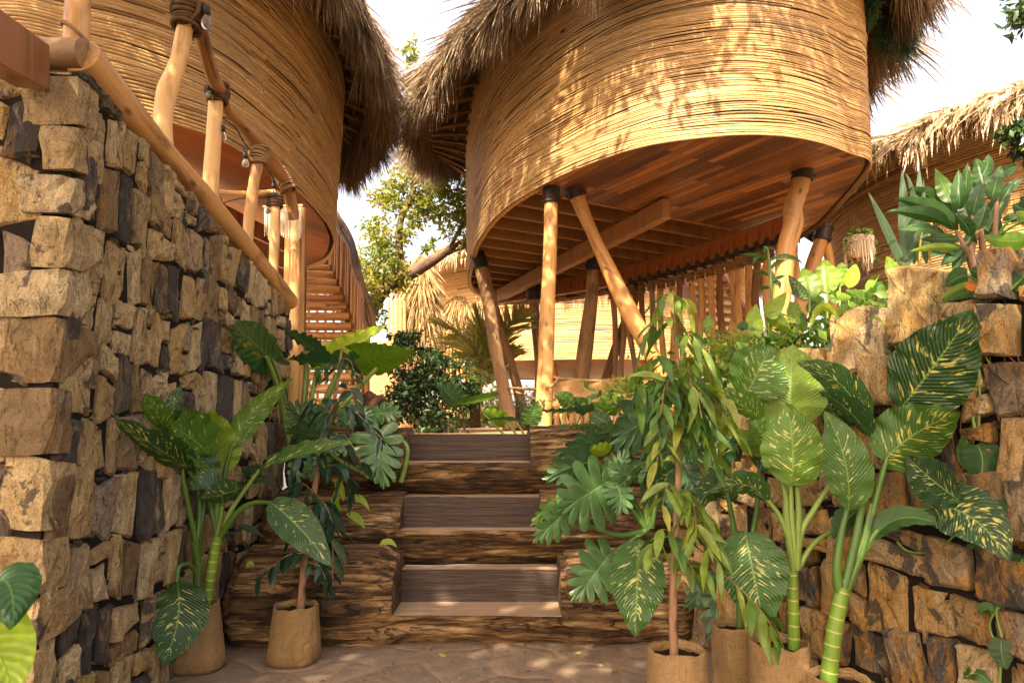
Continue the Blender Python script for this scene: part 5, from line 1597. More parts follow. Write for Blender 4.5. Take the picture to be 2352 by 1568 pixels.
def sapling(label, group, bag, stem, Y, branches, mat, name="potted_plant", rnd=.5, ln=95, wd=17, sr=(9, 3)):
    r_ = empty(name, (*P(bag[0], bag[1], Y)[:2], 0), label, "potted plant", group)
    grow_bag(r_, *bag)
    mb = MB(); tubepx(mb, [(a, b, Y + (dy[0] if dy else 0), sr[0] + (sr[1] - sr[0]) * i / (len(stem) - 1)) for i, (a, b, *dy) in enumerate(stem)], 9, 40, lump=.06)
    mb.build("stem", M_twig, r_)
    mb, tw = MB(), MB()
    for b in branches: branch_leaves(mb, tw, b[0], Y, b[1], b[2] if len(b) > 2 else ln, b[3] if len(b) > 3 else wd, b[4] if len(b) > 4 else rnd)
    tw.build("twig", M_twig, r_); mb.build("foliage", mat, r_)
    return r_
sapling("thin drooping sapling in a burlap bag before the logs, left of the steps", "potted plants in burlap bags",
        (680, 1388, 96, 112, .40, 3.67, 4.1), [(690, 1410), (700, 1280), (715, 1180, .1), (735, 1050, .2), (758, 960, .3), (775, 880, .35), (785, 800, .4)], 3.67,
        [([(700, 1270), (660, 1275, -.05), (600, 1320, -.1)], 10, 70, 16), ([(702, 1290), (735, 1300, -.05), (752, 1345, -.06)], 7, 60, 15),
         ([(715, 1180, .1), (740, 1150, .02), (765, 1200, .0)], 12, 80, 17), ([(720, 1130, .12), (690, 1110, .05), (665, 1160, .02)], 11, 80, 17), ([(730, 1080, .15), (775, 1070, .08), (805, 1130, .05)], 12, 85, 18),
         ([(735, 1050, .2), (700, 1030, .12), (672, 1080, .1)], 10, 80, 17), ([(740, 1020, .22), (790, 1000, .15), (830, 1060, .1)], 11, 85, 18), ([(745, 1000, .25), (790, 930, .2), (850, 980, .15), (880, 1010, .12)], 13, 70, 16),
         ([(760, 950, .3), (720, 915, .25), (690, 950, .2)], 9, 75, 17, .6), ([(765, 930, .3), (800, 890, .25), (815, 930, .2)], 8, 75, 17, .6), ([(780, 850, .4), (755, 835, .35), (735, 860, .3)], 7, 55, 13, .8), ([(783, 820, .4), (805, 830, .35), (815, 860, .3)], 7, 50, 12, .8),
         ([(725, 1160, .1), (760, 1230, .0), (765, 1330, -.02)], 12, 75, 16), ([(712, 1200, .1), (740, 1230, .05), (755, 1270, .0)], 10, 75, 16), ([(718, 1165, .08), (690, 1180, .02), (680, 1230, 0)], 9, 70, 16)], M_lance_dark, rnd=.45)
YF = 2.62
sapling("tall weeping sapling in a burlap bag, bare brown stem, right of the steps", "potted plants in burlap bags",
        (1554, 1488, 126, 132, .36, YF, 6.2), [(1548, 1520), (1546, 1400), (1549, 1280), (1556, 1150), (1560, 1020, .02), (1562, 930, .03), (1556, 830, .04), (1550, 740, .05), (1546, 668, .05)], YF,
        [([(1546, 680, .05), (1530, 672), (1500, 720)], 7, 75, 15, .6), ([(1547, 690, .05), (1575, 690), (1592, 740)], 7, 75, 15, .75), ([(1550, 740, .05), (1510, 735), (1475, 790)], 9, 85, 17, .5), ([(1551, 760, .05), (1590, 770), (1632, 830)], 10, 90, 18, .6),
         ([(1556, 830, .04), (1500, 820), (1462, 880)], 11, 95, 18, .5), ([(1556, 820, .04), (1610, 830), (1660, 905)], 12, 100, 19, .65), ([(1558, 870, .04), (1505, 870), (1470, 930)], 11, 95, 18, .45), ([(1560, 890, .04), (1620, 890), (1680, 990)], 14, 100, 19, .7),
         ([(1562, 920, .03), (1520, 910), (1500, 990)], 12, 95, 18, .4), ([(1562, 930, .03), (1590, 920), (1610, 1000)], 12, 100, 18, .4), ([(1561, 960, .02), (1530, 960, -.05), (1520, 1020, -.08)], 10, 95, 18, .4), ([(1561, 980, .02), (1600, 970, -.04), (1640, 1060, -.06)], 12, 100, 18, .55),
         ([(1560, 1010, .02), (1530, 1000, -.05), (1508, 1060, -.08)], 8, 85, 18, .8), ([(1556, 880, .05), (1540, 860, -.06), (1530, 900, -.1)], 9, 90, 18, .4), ([(1560, 860, .05), (1580, 850, -.06), (1590, 900, -.1)], 9, 90, 18, .45),
         ([(1556, 1150), (1610, 1170, -.02), (1650, 1250, -.04)], 12, 95, 18, .75), ([(1558, 1120), (1590, 1150, -.06), (1600, 1220, -.1)], 10, 95, 18, .75), ([(1556, 1130), (1535, 1110, -.05), (1522, 1160, -.08)], 7, 80, 17, .7),
         ([(1552, 1230), (1520, 1215, -.05), (1495, 1260, -.08)], 9, 90, 19, .5), ([(1552, 1240), (1600, 1230, -.05), (1650, 1290, -.1)], 10, 95, 19, .6), ([(1550, 1270), (1580, 1290, -.05), (1600, 1320, -.08)], 7, 80, 17, .6),
         ([(1550, 1275), (1640, 1305, -.05), (1720, 1370, -.1), (1770, 1430, -.14)], 14, 95, 19, .55), ([(1720, 1372, -.1), (1760, 1420, -.12), (1785, 1460, -.14)], 6, 95, 19, .6), ([(1556, 900, .05), (1530, 880, -.1), (1518, 950, -.15)], 8, 90, 18, .55), ([(1560, 905, .05), (1595, 890, -.12), (1612, 960, -.16)], 8, 95, 18, .5)], M_lance, rnd=.5, sr=(10, 3))

# ------------------------------------------------------------------ C, D: elephant ears and split leaves left of the steps
YC_ = 4.72
CLIP[0] = .1
C = empty("elephant_ear_plant", P(705, 1010, YC_), "tall elephant ear with wavy arrow leaves, behind the logs beside the wall", "plant")
for p, r0, r1 in (([(610, 1250), (540, 900), (470, 600), (375, 335)], 8, 5), ([(590, 1150), (560, 850), (500, 570), (430, 360)], 6, 4), ([(715, 1000), (720, 700), (742, 420)], 7, 5), ([(700, 1000, .1), (740, 650, .1), (745, 290, .1)], 5, 4),
        ([(740, 1000), (790, 700), (840, 440)], 7, 5), ([(800, 1000), (900, 750), (1015, 480)], 6, 4), ([(900, 1000), (1090, 760), (1385, 440)], 8, 5), ([(850, 1000, .15), (980, 620, .15), (1100, 330, .15)], 6, 4)):
    add_petiole(C, T3(C7, p, YC_), r0, r1, M_petiole_pale)
for p, w, mt, k in (
        ([(430, 370), (250, 200, -.05), (55, 50, -.02)], 100, M_aloc_spot, dict(roll=-.35, rnd=.5, sinus=.22, wave=.05, fold=.15)),
        ([(880, 320, .1), (720, 200, .08), (528, 85, .1)], 58, M_aloc, dict(roll=.9, rnd=.1, sinus=.1, wave=.07, fold=.2)),
        ([(1150, 400), (880, 400, -.1), (580, 360)], 84, M_aloc, dict(roll=1.05, rnd=.05, sinus=.12, wave=.07, fold=.25)),
        ([(850, 370, .15), (1130, 230, .12), (1475, 45, .1)], 56, M_aloc, dict(roll=.5, rnd=.97, sinus=.15, wave=.06, fold=.35)),
        ([(1160, 360, .1), (1420, 360, -.02), (1722, 272, -.1)], 88, M_aloc, dict(roll=-.45, rnd=.62, sinus=.2, wave=.05, fold=.15)),
        ([(560, 420, .2), (500, 380, .2), (430, 340, .2)], 26, M_aloc, dict(roll=.9, rnd=.1))):
    add_leaf(C, T3(C7, p, YC_), w, mt, 'heart', nu=34, nv=13, wf=6.5, **k)
D = empty("split_leaf_plant", P(800, 1060, 4.35), "dark glossy split leaf plant hanging over the logs left of the steps", "plant")
YD = 4.42
for p, r0, r1 in (([(1600, 1480), (1650, 1300), (1640, 1130), (1420, 1010)], 6, 4), ([(1450, 1500), (1000, 1250), (830, 1000)], 6, 4), ([(1540, 1480), (1440, 1250), (1410, 1010)], 6, 4)):
    add_petiole(D, T3(C7, p, YD + .05), r0, r1, M_petiole_pale)
for p, w, k in (([(1410, 1005), (1400, 1220, -.06), (1425, 1470, -.08)], 118, dict(rnd=.5, lobes=6)), ([(830, 1000, .1), (720, 900, .06), (585, 800, .05)], 85, dict(roll=.4, rnd=.2)), ([(1000, 880, .1), (900, 850, .05), (800, 960, .03)], 70, dict(roll=.5, rnd=.15)),
        ([(960, 1100), (1100, 1160, -.05), (1240, 1240, -.08)], 60, dict(roll=.6, rnd=.35)), ([(900, 1060, .05), (760, 1050, 0), (560, 1010, 0)], 80, dict(roll=.8, rnd=.25)), ([(1050, 900, .05), (1200, 870, .0), (1340, 900, 0)], 70, dict(roll=.6, rnd=.2)),
        ([(1330, 900, .1), (1450, 850, .06), (1590, 880, .04)], 60, dict(roll=.5, rnd=.4)), ([(700, 1250), (660, 1370, -.04), (620, 1530, -.06)], 50, dict(roll=.3, rnd=.45)), ([(880, 1200, .0), (860, 1330, -.03), (760, 1430, -.04)], 60, dict(roll=.4, rnd=.3))):
    add_leaf(D, T3(C7, p, YD), w, M_split, 'lobed', **k)
CLIP[0] = False
for lab, p, Y in (("small dark leafed seedling on the middle log, beside the left wall", [((560, 1100), (585, 1078), (622, 1088)), ((570, 1110), (600, 1100), (640, 1112)), ((575, 1095), (560, 1080), (545, 1090))], 4.15),
                  ("yellow green seedling at the left end of the middle log", [((800, 1160), (825, 1145), (850, 1175)), ((795, 1180), (820, 1190), (838, 1215)), ((790, 1150), (775, 1110), (760, 1105)), ((790, 1170), (770, 1150), (790, 1100))], 3.95)):
    o = empty("seedling", P(p[0][0][0], p[0][0][1] + 30, Y), lab, "plant")
    for q in p: add_leaf(o, q, 20, M_plainleaf, 'lance', Y=Y, rnd=.9 if 'yellow' in lab else .1, roll=.4, nu=12, nv=5)
    add_petiole(o, [(p[0][0][0] + 5, p[0][0][1] + 45), p[0][0]], 2, 1.5, Y=Y)

# ------------------------------------------------------------------ E: big split leaf plant right of the steps
E4 = cr(1300, 900, 4.48); E3 = cr(1300, 1150, 3.032)
YE_ = 3.7
E = empty("split_leaf_plant", (*P(1500, 1330, 3.7)[:2], .4), "large grey green split leaf plant spilling over the right ends of the logs", "plant")
for f, p, r0, r1 in ((E3, [(840, 420), (700, 230), (590, 90)], 8, 5), (E3, [(840, 440), (620, 470), (300, 350)], 8, 5), (E3, [(850, 410), (780, 280), (680, 110)], 7, 5), (E3, [(850, 400), (830, 200), (790, -20)], 7, 5), (E3, [(870, 420), (850, 200), (850, -60)], 7, 4), (E3, [(860, 420), (720, 520), (580, 610)], 7, 5), (E3, [(880, 420), (930, 100), (920, -150)], 7, 4)):
    add_petiole(E, T3(f, p, YE_ + .12), r0, r1, M_petiole)
for f, p, w, k in ((E4, [(850, 1210), (600, 1370, -.12), (330, 1540, -.2)], 150, dict(rnd=.45, lobes=6, roll=.3)), (E3, [(575, 605), (460, 760, -.1), (320, 930, -.14)], 118, dict(rnd=.4, lobes=6, roll=.2)),
        (E4, [(720, 1010, .05), (480, 1060, -.05), (190, 1180, -.1)], 120, dict(rnd=.15, lobes=6, roll=.6)), (E4, [(870, 735, .1), (580, 820, .0), (265, 935, -.05)], 95, dict(rnd=.1, lobes=6, roll=.8)),
        (E4, [(1420, 470, .1), (1200, 600, .0), (960, 740, -.05)], 150, dict(rnd=.1, lobes=6, roll=.5)), (E4, [(1150, 1180, -.05), (1010, 1150, -.1), (850, 1000, -.1)], 60, dict(rnd=.35, lobes=6, roll=.4)),
        (E3, [(300, 270, -.1), (180, 360, -.15), (20, 520, -.2)], 90, dict(rnd=.5, lobes=6, roll=.3)), (E3, [(250, 290, -.1), (120, 290, -.15), (-10, 400, -.2)], 55, dict(rnd=.75, lobes=6, roll=.4)),
        (E4, [(900, 1260, -.05), (960, 1400, -.1), (930, 1560, -.12)], 70, dict(rnd=.4, lobes=6, roll=.5)), (E4, [(860, 1200, -.02), (930, 1080, -.05), (1040, 920, -.05)], 70, dict(rnd=.35, lobes=6, roll=.4)),
        (E3, [(1420, 800, .1), (1380, 950, .05), (1330, 1240, .0)], 110, dict(rnd=.1, lobes=6, roll=.3)), (E3, [(1300, 780, .1), (1230, 900, .05), (1110, 1010, .0)], 60, dict(rnd=.12, lobes=4, roll=.4)), (E4, [(1350, 350, .15), (1150, 360, .1), (900, 410, .1)], 60, dict(rnd=.12, lobes=6, roll=1.0)),
        (E4, [(1000, 640, .1), (820, 690, .05), (640, 740, .0)], 60, dict(rnd=.7, lobes=6, roll=.8))):
    add_leaf(E, T3(f, p, YE_), w, M_split, 'lobed', **k)
for f, p, w, mt, k in ((E4, [(1130, 980, .1), (1130, 1110, .05), (1200, 1260, 0)], 62, M_aloc, dict(rnd=.25, roll=.3)), (E4, [(1780, 790, .1), (1740, 900, .05), (1690, 1040, 0)], 75, M_aloc, dict(rnd=.1, roll=.35)), (E4, [(820, 930, .0), (740, 900, -.03), (620, 880, -.05)], 50, M_aloc, dict(rnd=.9, roll=.6)), (E4, [(640, 490, .15), (760, 560, .1), (890, 640, .1)], 40, M_plainleaf, dict(rnd=.1, roll=.4)),
        (E4, [(1560, 1090, .0), (1460, 1180, -.05), (1430, 1360, -.08)], 52, M_dieff, dict(rnd=.1, roll=.4)), (E4, [(1480, 950), (1500, 1010), (1470, 1080)], 28, M_plainleaf, dict(rnd=.95, roll=.5))):
    add_leaf(E, T3(f, p, YE_), w, mt, 'heart' if mt is M_aloc else 'oval', **k)

for f, p, w, k in ((E4, [(1500, 900, .2), (1380, 950, .15), (1230, 1080, .1)], 95, dict(rnd=.2, roll=.3)), (E4, [(1480, 1250, .2), (1350, 1300, .15), (1220, 1420, .1)], 90, dict(rnd=.15, roll=.4)), (E4, [(1260, 560, .25), (1120, 520, .2), (960, 540, .15)], 80, dict(rnd=.3, roll=.5)),
        (E4, [(1620, 1000, .2), (1700, 1120, .15), (1720, 1290, .1)], 100, dict(rnd=.1, roll=.3)), (E4, [(1800, 1250, .2), (1880, 1380, .15), (1900, 1540, .1)], 95, dict(rnd=.08, roll=.3)), (E4, [(1650, 1400, .25), (1560, 1480, .2), (1480, 1600, .15)], 90, dict(rnd=.1, roll=.4)),
        (E4, [(1750, 560, .3), (1850, 640, .25), (1900, 780, .2)], 100, dict(rnd=.12, roll=.3)), (E4, [(1500, 300, .3), (1400, 240, .3), (1280, 230, .25)], 80, dict(rnd=.45, roll=.5)), (E4, [(1100, 850, .2), (1000, 820, .15), (850, 870, .1)], 80, dict(rnd=.25, roll=.5))):
    add_leaf(E, T3(f, p, YE_), w, M_split, 'lobed', **k)
for f, p, w, rn in ((E4, [(1950, 900, .2), (1900, 780, .2), (1920, 620, .2)], 60, .1), (E4, [(2060, 1020, .2), (2050, 860, .2), (2110, 720, .2)], 64, .15), (E4, [(1700, 720, .3), (1640, 600, .3), (1660, 450, .3)], 60, .15), (E4, [(2000, 1300, .2), (2080, 1180, .2), (2100, 1020, .2)], 60, .08), (E4, [(1850, 480, .3), (1900, 360, .3), (1880, 230, .3)], 56, .4), (E4, [(2050, 560, .3), (2000, 420, .3), (2040, 300, .3)], 54, .3)):
    add_leaf(E, T3(f, p, YE_ - .1), w, M_dieff, 'oval', rnd=rn, roll=rng.uniform(-.4, .4), fold=.25)
for f, p in ((E4, [(1560, 1500, .2), (1600, 1200, .2), (1700, 720, .3)]), (E4, [(1700, 1550, .2), (1850, 1200, .2), (1950, 900, .2)]), (E4, [(1750, 1550, .2), (1950, 1300, .2), (2060, 1020, .2)]), (E4, [(1500, 1500, .2), (1500, 1200, .2), (1500, 900, .2)])):
    add_petiole(E, T3(f, p, YE_), 5, 3, M_petiole)

# elephant ears behind the top log
J8 = cr(1050, 700, 4.48)
J = empty("elephant_ear_plant", P(1250, 1000, 5.2), "low cluster of elephant ears behind the right end of the top log", "plant")
YJ = 5.1
for f, p, w, mt, k in ((E4, [(600, 480), (540, 400, -.05), (455, 310, -.05)], 46, M_aloc, dict(rnd=.05, roll=.2)), (E4, [(770, 440), (840, 340, -.03), (925, 210, -.03)], 40, M_aloc, dict(rnd=.72, roll=.25)), (E4, [(700, 460), (680, 420), (610, 470)], 26, M_aloc, dict(rnd=.6, roll=.4)),
        (E4, [(440, 420, .05), (350, 330, .05), (245, 285, .05)], 34, M_dieff, dict(rnd=.5, roll=.3)), (E4, [(600, 340, .1), (700, 300, .1), (800, 265, .1)], 20, M_aloc, dict(rnd=.2, roll=.9)), (E4, [(500, 465), (280, 470, -.05), (60, 460)], 26, M_aloc, dict(rnd=.1, roll=1.1, wave=.08)),
        (E4, [(930, 480), (820, 440, -.05), (720, 410)], 38, M_aloc, dict(rnd=.6, roll=.5)), (E4, [(1100, 480), (1050, 420, -.05), (960, 380)], 44, M_aloc, dict(rnd=.55, roll=.3)), (E4, [(1010, 400, .1), (960, 350, .1), (910, 310, .1)], 26, M_aloc, dict(rnd=.55, roll=.3)),
        (J8, [(300, 1260, .3), (210, 1180, .3), (70, 1050, .3)], 58, M_aloc, dict(rnd=.05, roll=.5)), (J8, [(700, 1200, .3), (470, 1250, .2), (230, 1300, .2)], 34, M_aloc, dict(rnd=.4, roll=1.0)), (J8, [(820, 1500, .3), (700, 1420, .25), (570, 1350, .25)], 46, M_aloc, dict(rnd=.75, roll=.5)),
        (J8, [(1080, 1500, .3), (1130, 1380, .3), (1180, 1240, .3)], 48, M_aloc, dict(rnd=.45, roll=.2)), (J8, [(1000, 1470, .1), (780, 1450, .05), (600, 1470, 0)], 22, M_aloc, dict(rnd=.05, roll=1.1))):
    add_leaf(J, T3(f, p, YJ), w, mt, 'oval' if mt is M_dieff else 'heart', sinus=.12 if mt is M_aloc else 0, **k)
for x, y in ((1110, 950), (1180, 960), (1340, 940), (1370, 930), (1430, 960), (1295, 960), (1155, 960)):
    add_petiole(J, [(1260 + (x - 1260) * .6, 1010), (x, y)], 3, 2, M_petiole_pale, Y=YJ + .15)
jf = empty("feathery_shrub", P(1255, 1000, 5.6), "small feathery dark shrub at the foot of the post behind the top step", "plant")
mb, tw = MB(), MB()
for k in range(16):
    a = rng.uniform(-1, 1)
    branch_leaves(mb, tw, [(1222, 1000), (1222 + a * 14, 960), (1225 + a * 34, 935 - 22 * rng.random())], 5.6, 12, 24, 5, .5, 1.0, 1.0)
tw.build("stem", M_twig, jf); mb.build("foliage", M_lance_dark, jf)

# ------------------------------------------------------------------ G: the two potted dumb canes on the right
G4 = cr(1850, 1000, 2.351); G5 = cr(1850, 650, 3.135); G7 = cr(1650, 500, 2.767)
YG = 2.66
G = empty("potted_plant", (*P(1790, 1500, YG)[:2], 0), "dumb cane with big pale streaked leaves in a burlap bag, straight green cane", "potted plant", "potted plants in burlap bags")
grow_bag(G, 1788, 1470, 128, 134, .40, YG, 2.2)
add_petiole(G, [(1824, 1490), (1822, 1400), (1818, 1310)], 13, 13, M_cane, Y=YG, name="stem")
for p, r0, r1 in (([(205, 920), (165, 600), (155, 480), (85, 260)], 10, 5), ([(210, 900), (190, 600), (190, 420)], 10, 5), ([(215, 920), (250, 700), (330, 560), (450, 370)], 9, 5), ([(225, 900), (235, 600), (225, 440)], 9, 6), ([(230, 910), (330, 760), (480, 670)], 7, 4), ([(200, 800), (120, 600), (0, 460)], 7, 4)):
    add_petiole(G, T3(G4, p, YG), r0, r1, M_petiole_pale)
for f, p, w, mt, k in (
        (G7, [(770, 1500, .15), (775, 1220, .16), (790, 938, .2)], 142, M_dieff, dict(rnd=.86, fold=.16, roll=.1)),
        (G7, [(470, 1300, .15), (560, 1120, .15), (650, 955, .2)], 122, M_dieff, dict(rnd=.55, fold=.2, roll=-.3)),
        (G7, [(570, 1450, .0), (420, 1340, -.05), (225, 1285, -.02)], 64, M_dieff, dict(rnd=.55, fold=.3, roll=.5)),
        (G4, [(190, 430, -.05), (200, 200, -.08), (165, -35, -.02)], 118, M_dieff, dict(rnd=.7, fold=.25, roll=.15)),
        (G4, [(100, 290, .05), (40, 150, .02), (-60, 60, .05)], 80, M_dieff, dict(rnd=.62, fold=.25, roll=.2)),
        (E3, [(1730, 230), (1560, 95, -.03), (1305, 160, -.02)], 58, M_dieff, dict(rnd=.3, fold=.2, roll=.55)),
        (E3, [(790, 505, .05), (775, 850, -.03), (760, 1222, -.06)], 104, M_dieff, dict(rnd=.4, fold=.12, roll=.15, nu=34)),
        (E3, [(1570, 440, .02), (1640, 780, -.05), (1720, 1170, -.08)], 132, M_dieff, dict(rnd=.42, fold=.12, roll=.2, nu=34)),
        (G7, [(660, 1560, .1), (520, 1600, .1), (420, 1500, .1)], 70, M_plainleaf, dict(rnd=.75, fold=.2, roll=.3)),
        (E4, [(2180, 730), (2150, 620), (2190, 510)], 44, M_plainleaf, dict(rnd=.95, fold=.3, roll=.3))):
    add_leaf(G, T3(f, p, YG), w, mt, **k)
YH = 2.5
CLIP[0] = .22
H = empty("potted_plant", (*P(1925, 1545, YH)[:2], 0), "dumb cane with bold yellow streaked leaves and leaning pale cane, in the lowest bag", "potted plant", "potted plants in burlap bags")
grow_bag(H, 1926, 1552, 126, 134, .31, YH, 3.7)
add_petiole(H, T3(G4, [(405, 1580), (430, 1330), (465, 1130), (490, 1020)], YH), 19, 15, M_cane, name="stem")
for p, r0, r1 in (([(475, 1080), (455, 900), (480, 700), (515, 560)], 12, 6), ([(490, 1050), (540, 850), (590, 600), (620, 440)], 12, 6), ([(500, 1040), (600, 800), (700, 420), (740, 280)], 11, 5), ([(500, 1040), (560, 880), (690, 720)], 9, 5), ([(500, 1000), (700, 680), (960, 570), (1150, 520)], 9, 5), ([(490, 1000), (600, 760), (650, 540)], 9, 5)):
    add_petiole(H, T3(G4, p, YH), r0, r1, M_petiole)
for f, p, w, mt, k in (
        (G4, [(520, 580, -.05), (500, 290, -.08), (385, 5, -.02)], 92, M_dieff, dict(rnd=.5, fold=.2, roll=.25)),
        (G5, [(840, 1220, .1), (620, 890, .1), (298, 738, .12)], 66, M_dieff_bold, dict(rnd=.3, fold=.25, roll=.35)),
        (G5, [(860, 1310, .05), (680, 1090, .05), (470, 960, .05)], 70, M_dieff, dict(rnd=.12, fold=.3, roll=.9)),
        (G5, [(1080, 1100, .25), (1350, 760, .25), (1650, 335, .28)], 158, M_dieff_bold, dict(rnd=.13, fold=.16, roll=.15, nu=34, nv=13)),
        (G5, [(960, 1500, .0), (1190, 1290, -.02), (1545, 1115, .0)], 128, M_dieff_bold, dict(rnd=.5, fold=.28, roll=-.3, nu=34, nv=13)),
        (G4, [(1160, 520), (1000, 400), (850, 265)], 92, M_dieff, dict(rnd=.05, fold=.2, roll=.4)),
        (G4, [(990, 550, -.05), (1230, 620, -.1), (1445, 875, -.1)], 112, M_dieff_bold, dict(rnd=.08, fold=.18, roll=.2)),
        (G4, [(660, 745), (830, 620, -.05), (1090, 680, -.08)], 60, M_plainleaf, dict(rnd=.3, fold=.3, roll=.6)),
        (G4, [(470, 340, .1), (420, 250, .1), (390, 130, .1)], 60, M_plainleaf, dict(rnd=.25, fold=.3, roll=.5)),
        (G4, [(600, 560, .1), (500, 640, .1), (430, 740, .1)], 56, M_plainleaf, dict(rnd=.2, fold=.3, roll=.5))):
    add_leaf(H, T3(f, p, YH), w, mt, **k)
BB = empty("potted_plant", (*P(1690, 1500, 2.95)[:2], 0), "tall burlap bag behind two others, mostly hidden by streaked leaves", "potted plant", "potted plants in burlap bags")
grow_bag(BB, 1692, 1432, 108, 112, .42, 2.95, 5.5)
add_petiole(BB, [(1700, 1440), (1695, 1300), (1680, 1180), (1660, 1090)], 8, 5, M_petiole, Y=2.98)
add_petiole(BB, [(1702, 1440), (1712, 1300), (1735, 1190), (1745, 1080)], 8, 5, M_petiole, Y=3.0)
for p, w, rn in (([(1660, 1090), (1650, 1000), (1700, 900)], 90, .25), ([(1745, 1080), (1760, 1000), (1740, 920)], 80, .2), ([(1690, 1150), (1640, 1120), (1600, 1180)], 60, .15), ([(1700, 1060), (1640, 1010), (1600, 1040)], 60, .1)):
    add_leaf(BB, p, w, M_dieff, Y=3.0, rnd=rn, roll=.4)

CLIP[0] = False
# ------------------------------------------------------------------ plants along the top of the right wall
R1 = cr(1900, 420, 3.92)
YR = 3.05
D1 = empty("broad_leaf_shrub", P(2225, 640, YR), "dark shrub of long glossy leaves on thick canes atop the right wall", "plant")
for p in ([(1880, 960), (1820, 800), (1770, 690), (1700, 560)], [(1870, 900), (1850, 760), (1900, 600), (1960, 430)], [(1990, 900), (1960, 740), (1930, 600), (1850, 420)], [(2000, 900), (2060, 700), (2080, 450), (2100, 200)]):
    add_petiole(D1, T3(R1, p, YR), 9, 4, M_twig, name="stem")
for p, w, rn, *k in (([(1700, 500), (1430, 330), (1105, 258)], 40, .25), ([(1650, 450, .1), (1470, 240, .1), (1218, 165, .1)], 40, .2), ([(1640, 500, -.05), (1380, 400, -.08), (1038, 375, -.05)], 38, .2), ([(1560, 590, -.05), (1370, 540, -.08), (1155, 555, -.05)], 27, .25),
        ([(1660, 300, .05), (1590, 150, .05), (1500, -40, .05)], 38, .5), ([(1740, 360), (1730, 180, -.03), (1725, -30)], 36, .2), ([(1850, 430), (1900, 250, -.03), (1935, 70)], 34, .15), ([(1800, 230, .1), (1800, 90, .1), (1815, -90, .1)], 32, .35),
        ([(1985, 490, .05), (2110, 310, .02), (2260, 90)], 40, .2), ([(2040, 270), (2080, 110, -.02), (2130, -70)], 36, .2), ([(2150, 220, .1), (2240, 130, .1), (2345, 60, .1)], 24, .05), ([(1960, 130, .1), (1940, 0, .1), (1880, -140, .1)], 40, .25),
        ([(1760, 740), (1500, 720, -.05), (1250, 765, -.05)], 20, .85), ([(1790, 820), (1620, 720), (1430, 690)], 30, .15), ([(2000, 570), (2080, 420), (2190, 240)], 38, .15), ([(1740, 640), (1560, 640), (1350, 640)], 28, .1), ([(1830, 620, -.1), (1790, 500, -.12), (1680, 400, -.1)], 36, .15),
        ([(1900, 560, -.08), (1960, 420, -.1), (1990, 300, -.1)], 34, .12), ([(1720, 560, .1), (1580, 430, .1), (1480, 300, .1)], 38, .2), ([(1780, 700), (1640, 820), (1560, 900)], 26, .15), ([(1800, 760), (1720, 880), (1690, 960)], 26, .1), ([(1900, 700), (1840, 640), (1880, 500)], 30, .1),
        ([(1860, 300, .15), (1880, 160, .15), (1990, 20, .15)], 40, .1), ([(1700, 420, .2), (1760, 300, .2), (1850, 180, .2)], 40, .1), ([(1860, 520, .1), (1800, 380, .1), (1780, 220, .1)], 40, .12), ([(1960, 620, .1), (2060, 560, .1), (2120, 420, .1)], 36, .1), ([(1600, 640, .15), (1480, 580, .15), (1400, 480, .15)], 34, .12), ([(1680, 680, .15), (1560, 760, .15), (1420, 800, .15)], 30, .1),
        ([(1950, 40), (2000, -60), (2010, -170)], 30, .2), ([(2120, 60, .1), (2200, -20, .1), (2300, -60, .1)], 28, .1)):
    add_leaf(D1, T3(R1, p, YR), w, M_plainleaf, 'lance', rnd=rn, roll=rng.uniform(-.5, .5), fold=.3, nu=18, nv=7)
SN = empty("snake_plant", P(2090, 620, 3.15), "tall stiff snake plant blades with pale edges behind the standing stones", "plant")
for p, w in (([(1245, 900), (1215, 480), (1185, -20)], 29), ([(1190, 900, -.05), (1040, 560, -.05), (862, 195, -.05)], 20), ([(1300, 880, .1), (1340, 400, .1), (1350, -40, .1)], 24), ([(1340, 880), (1300, 300), (1215, 10)], 14), ([(1420, 880), (1400, 500), (1390, 60)], 16)):
    add_leaf(SN, T3(R1, p, 3.15), w, M_snake, 'strap', rnd=.5, roll=.3, fold=.2, nu=24, nv=5, wave=.01)
for p in ([(1350, 900), (1365, 640), (1410, 510)], [(1455, 880), (1445, 620), (1480, 440)], [(1620, 900), (1610, 700), (1590, 600)]):
    add_petiole(SN, T3(R1, p, 3.1), 2.5, 1.5, m_plain("yellow_stalk", (.55, .40, .05), .5), name="stalk")

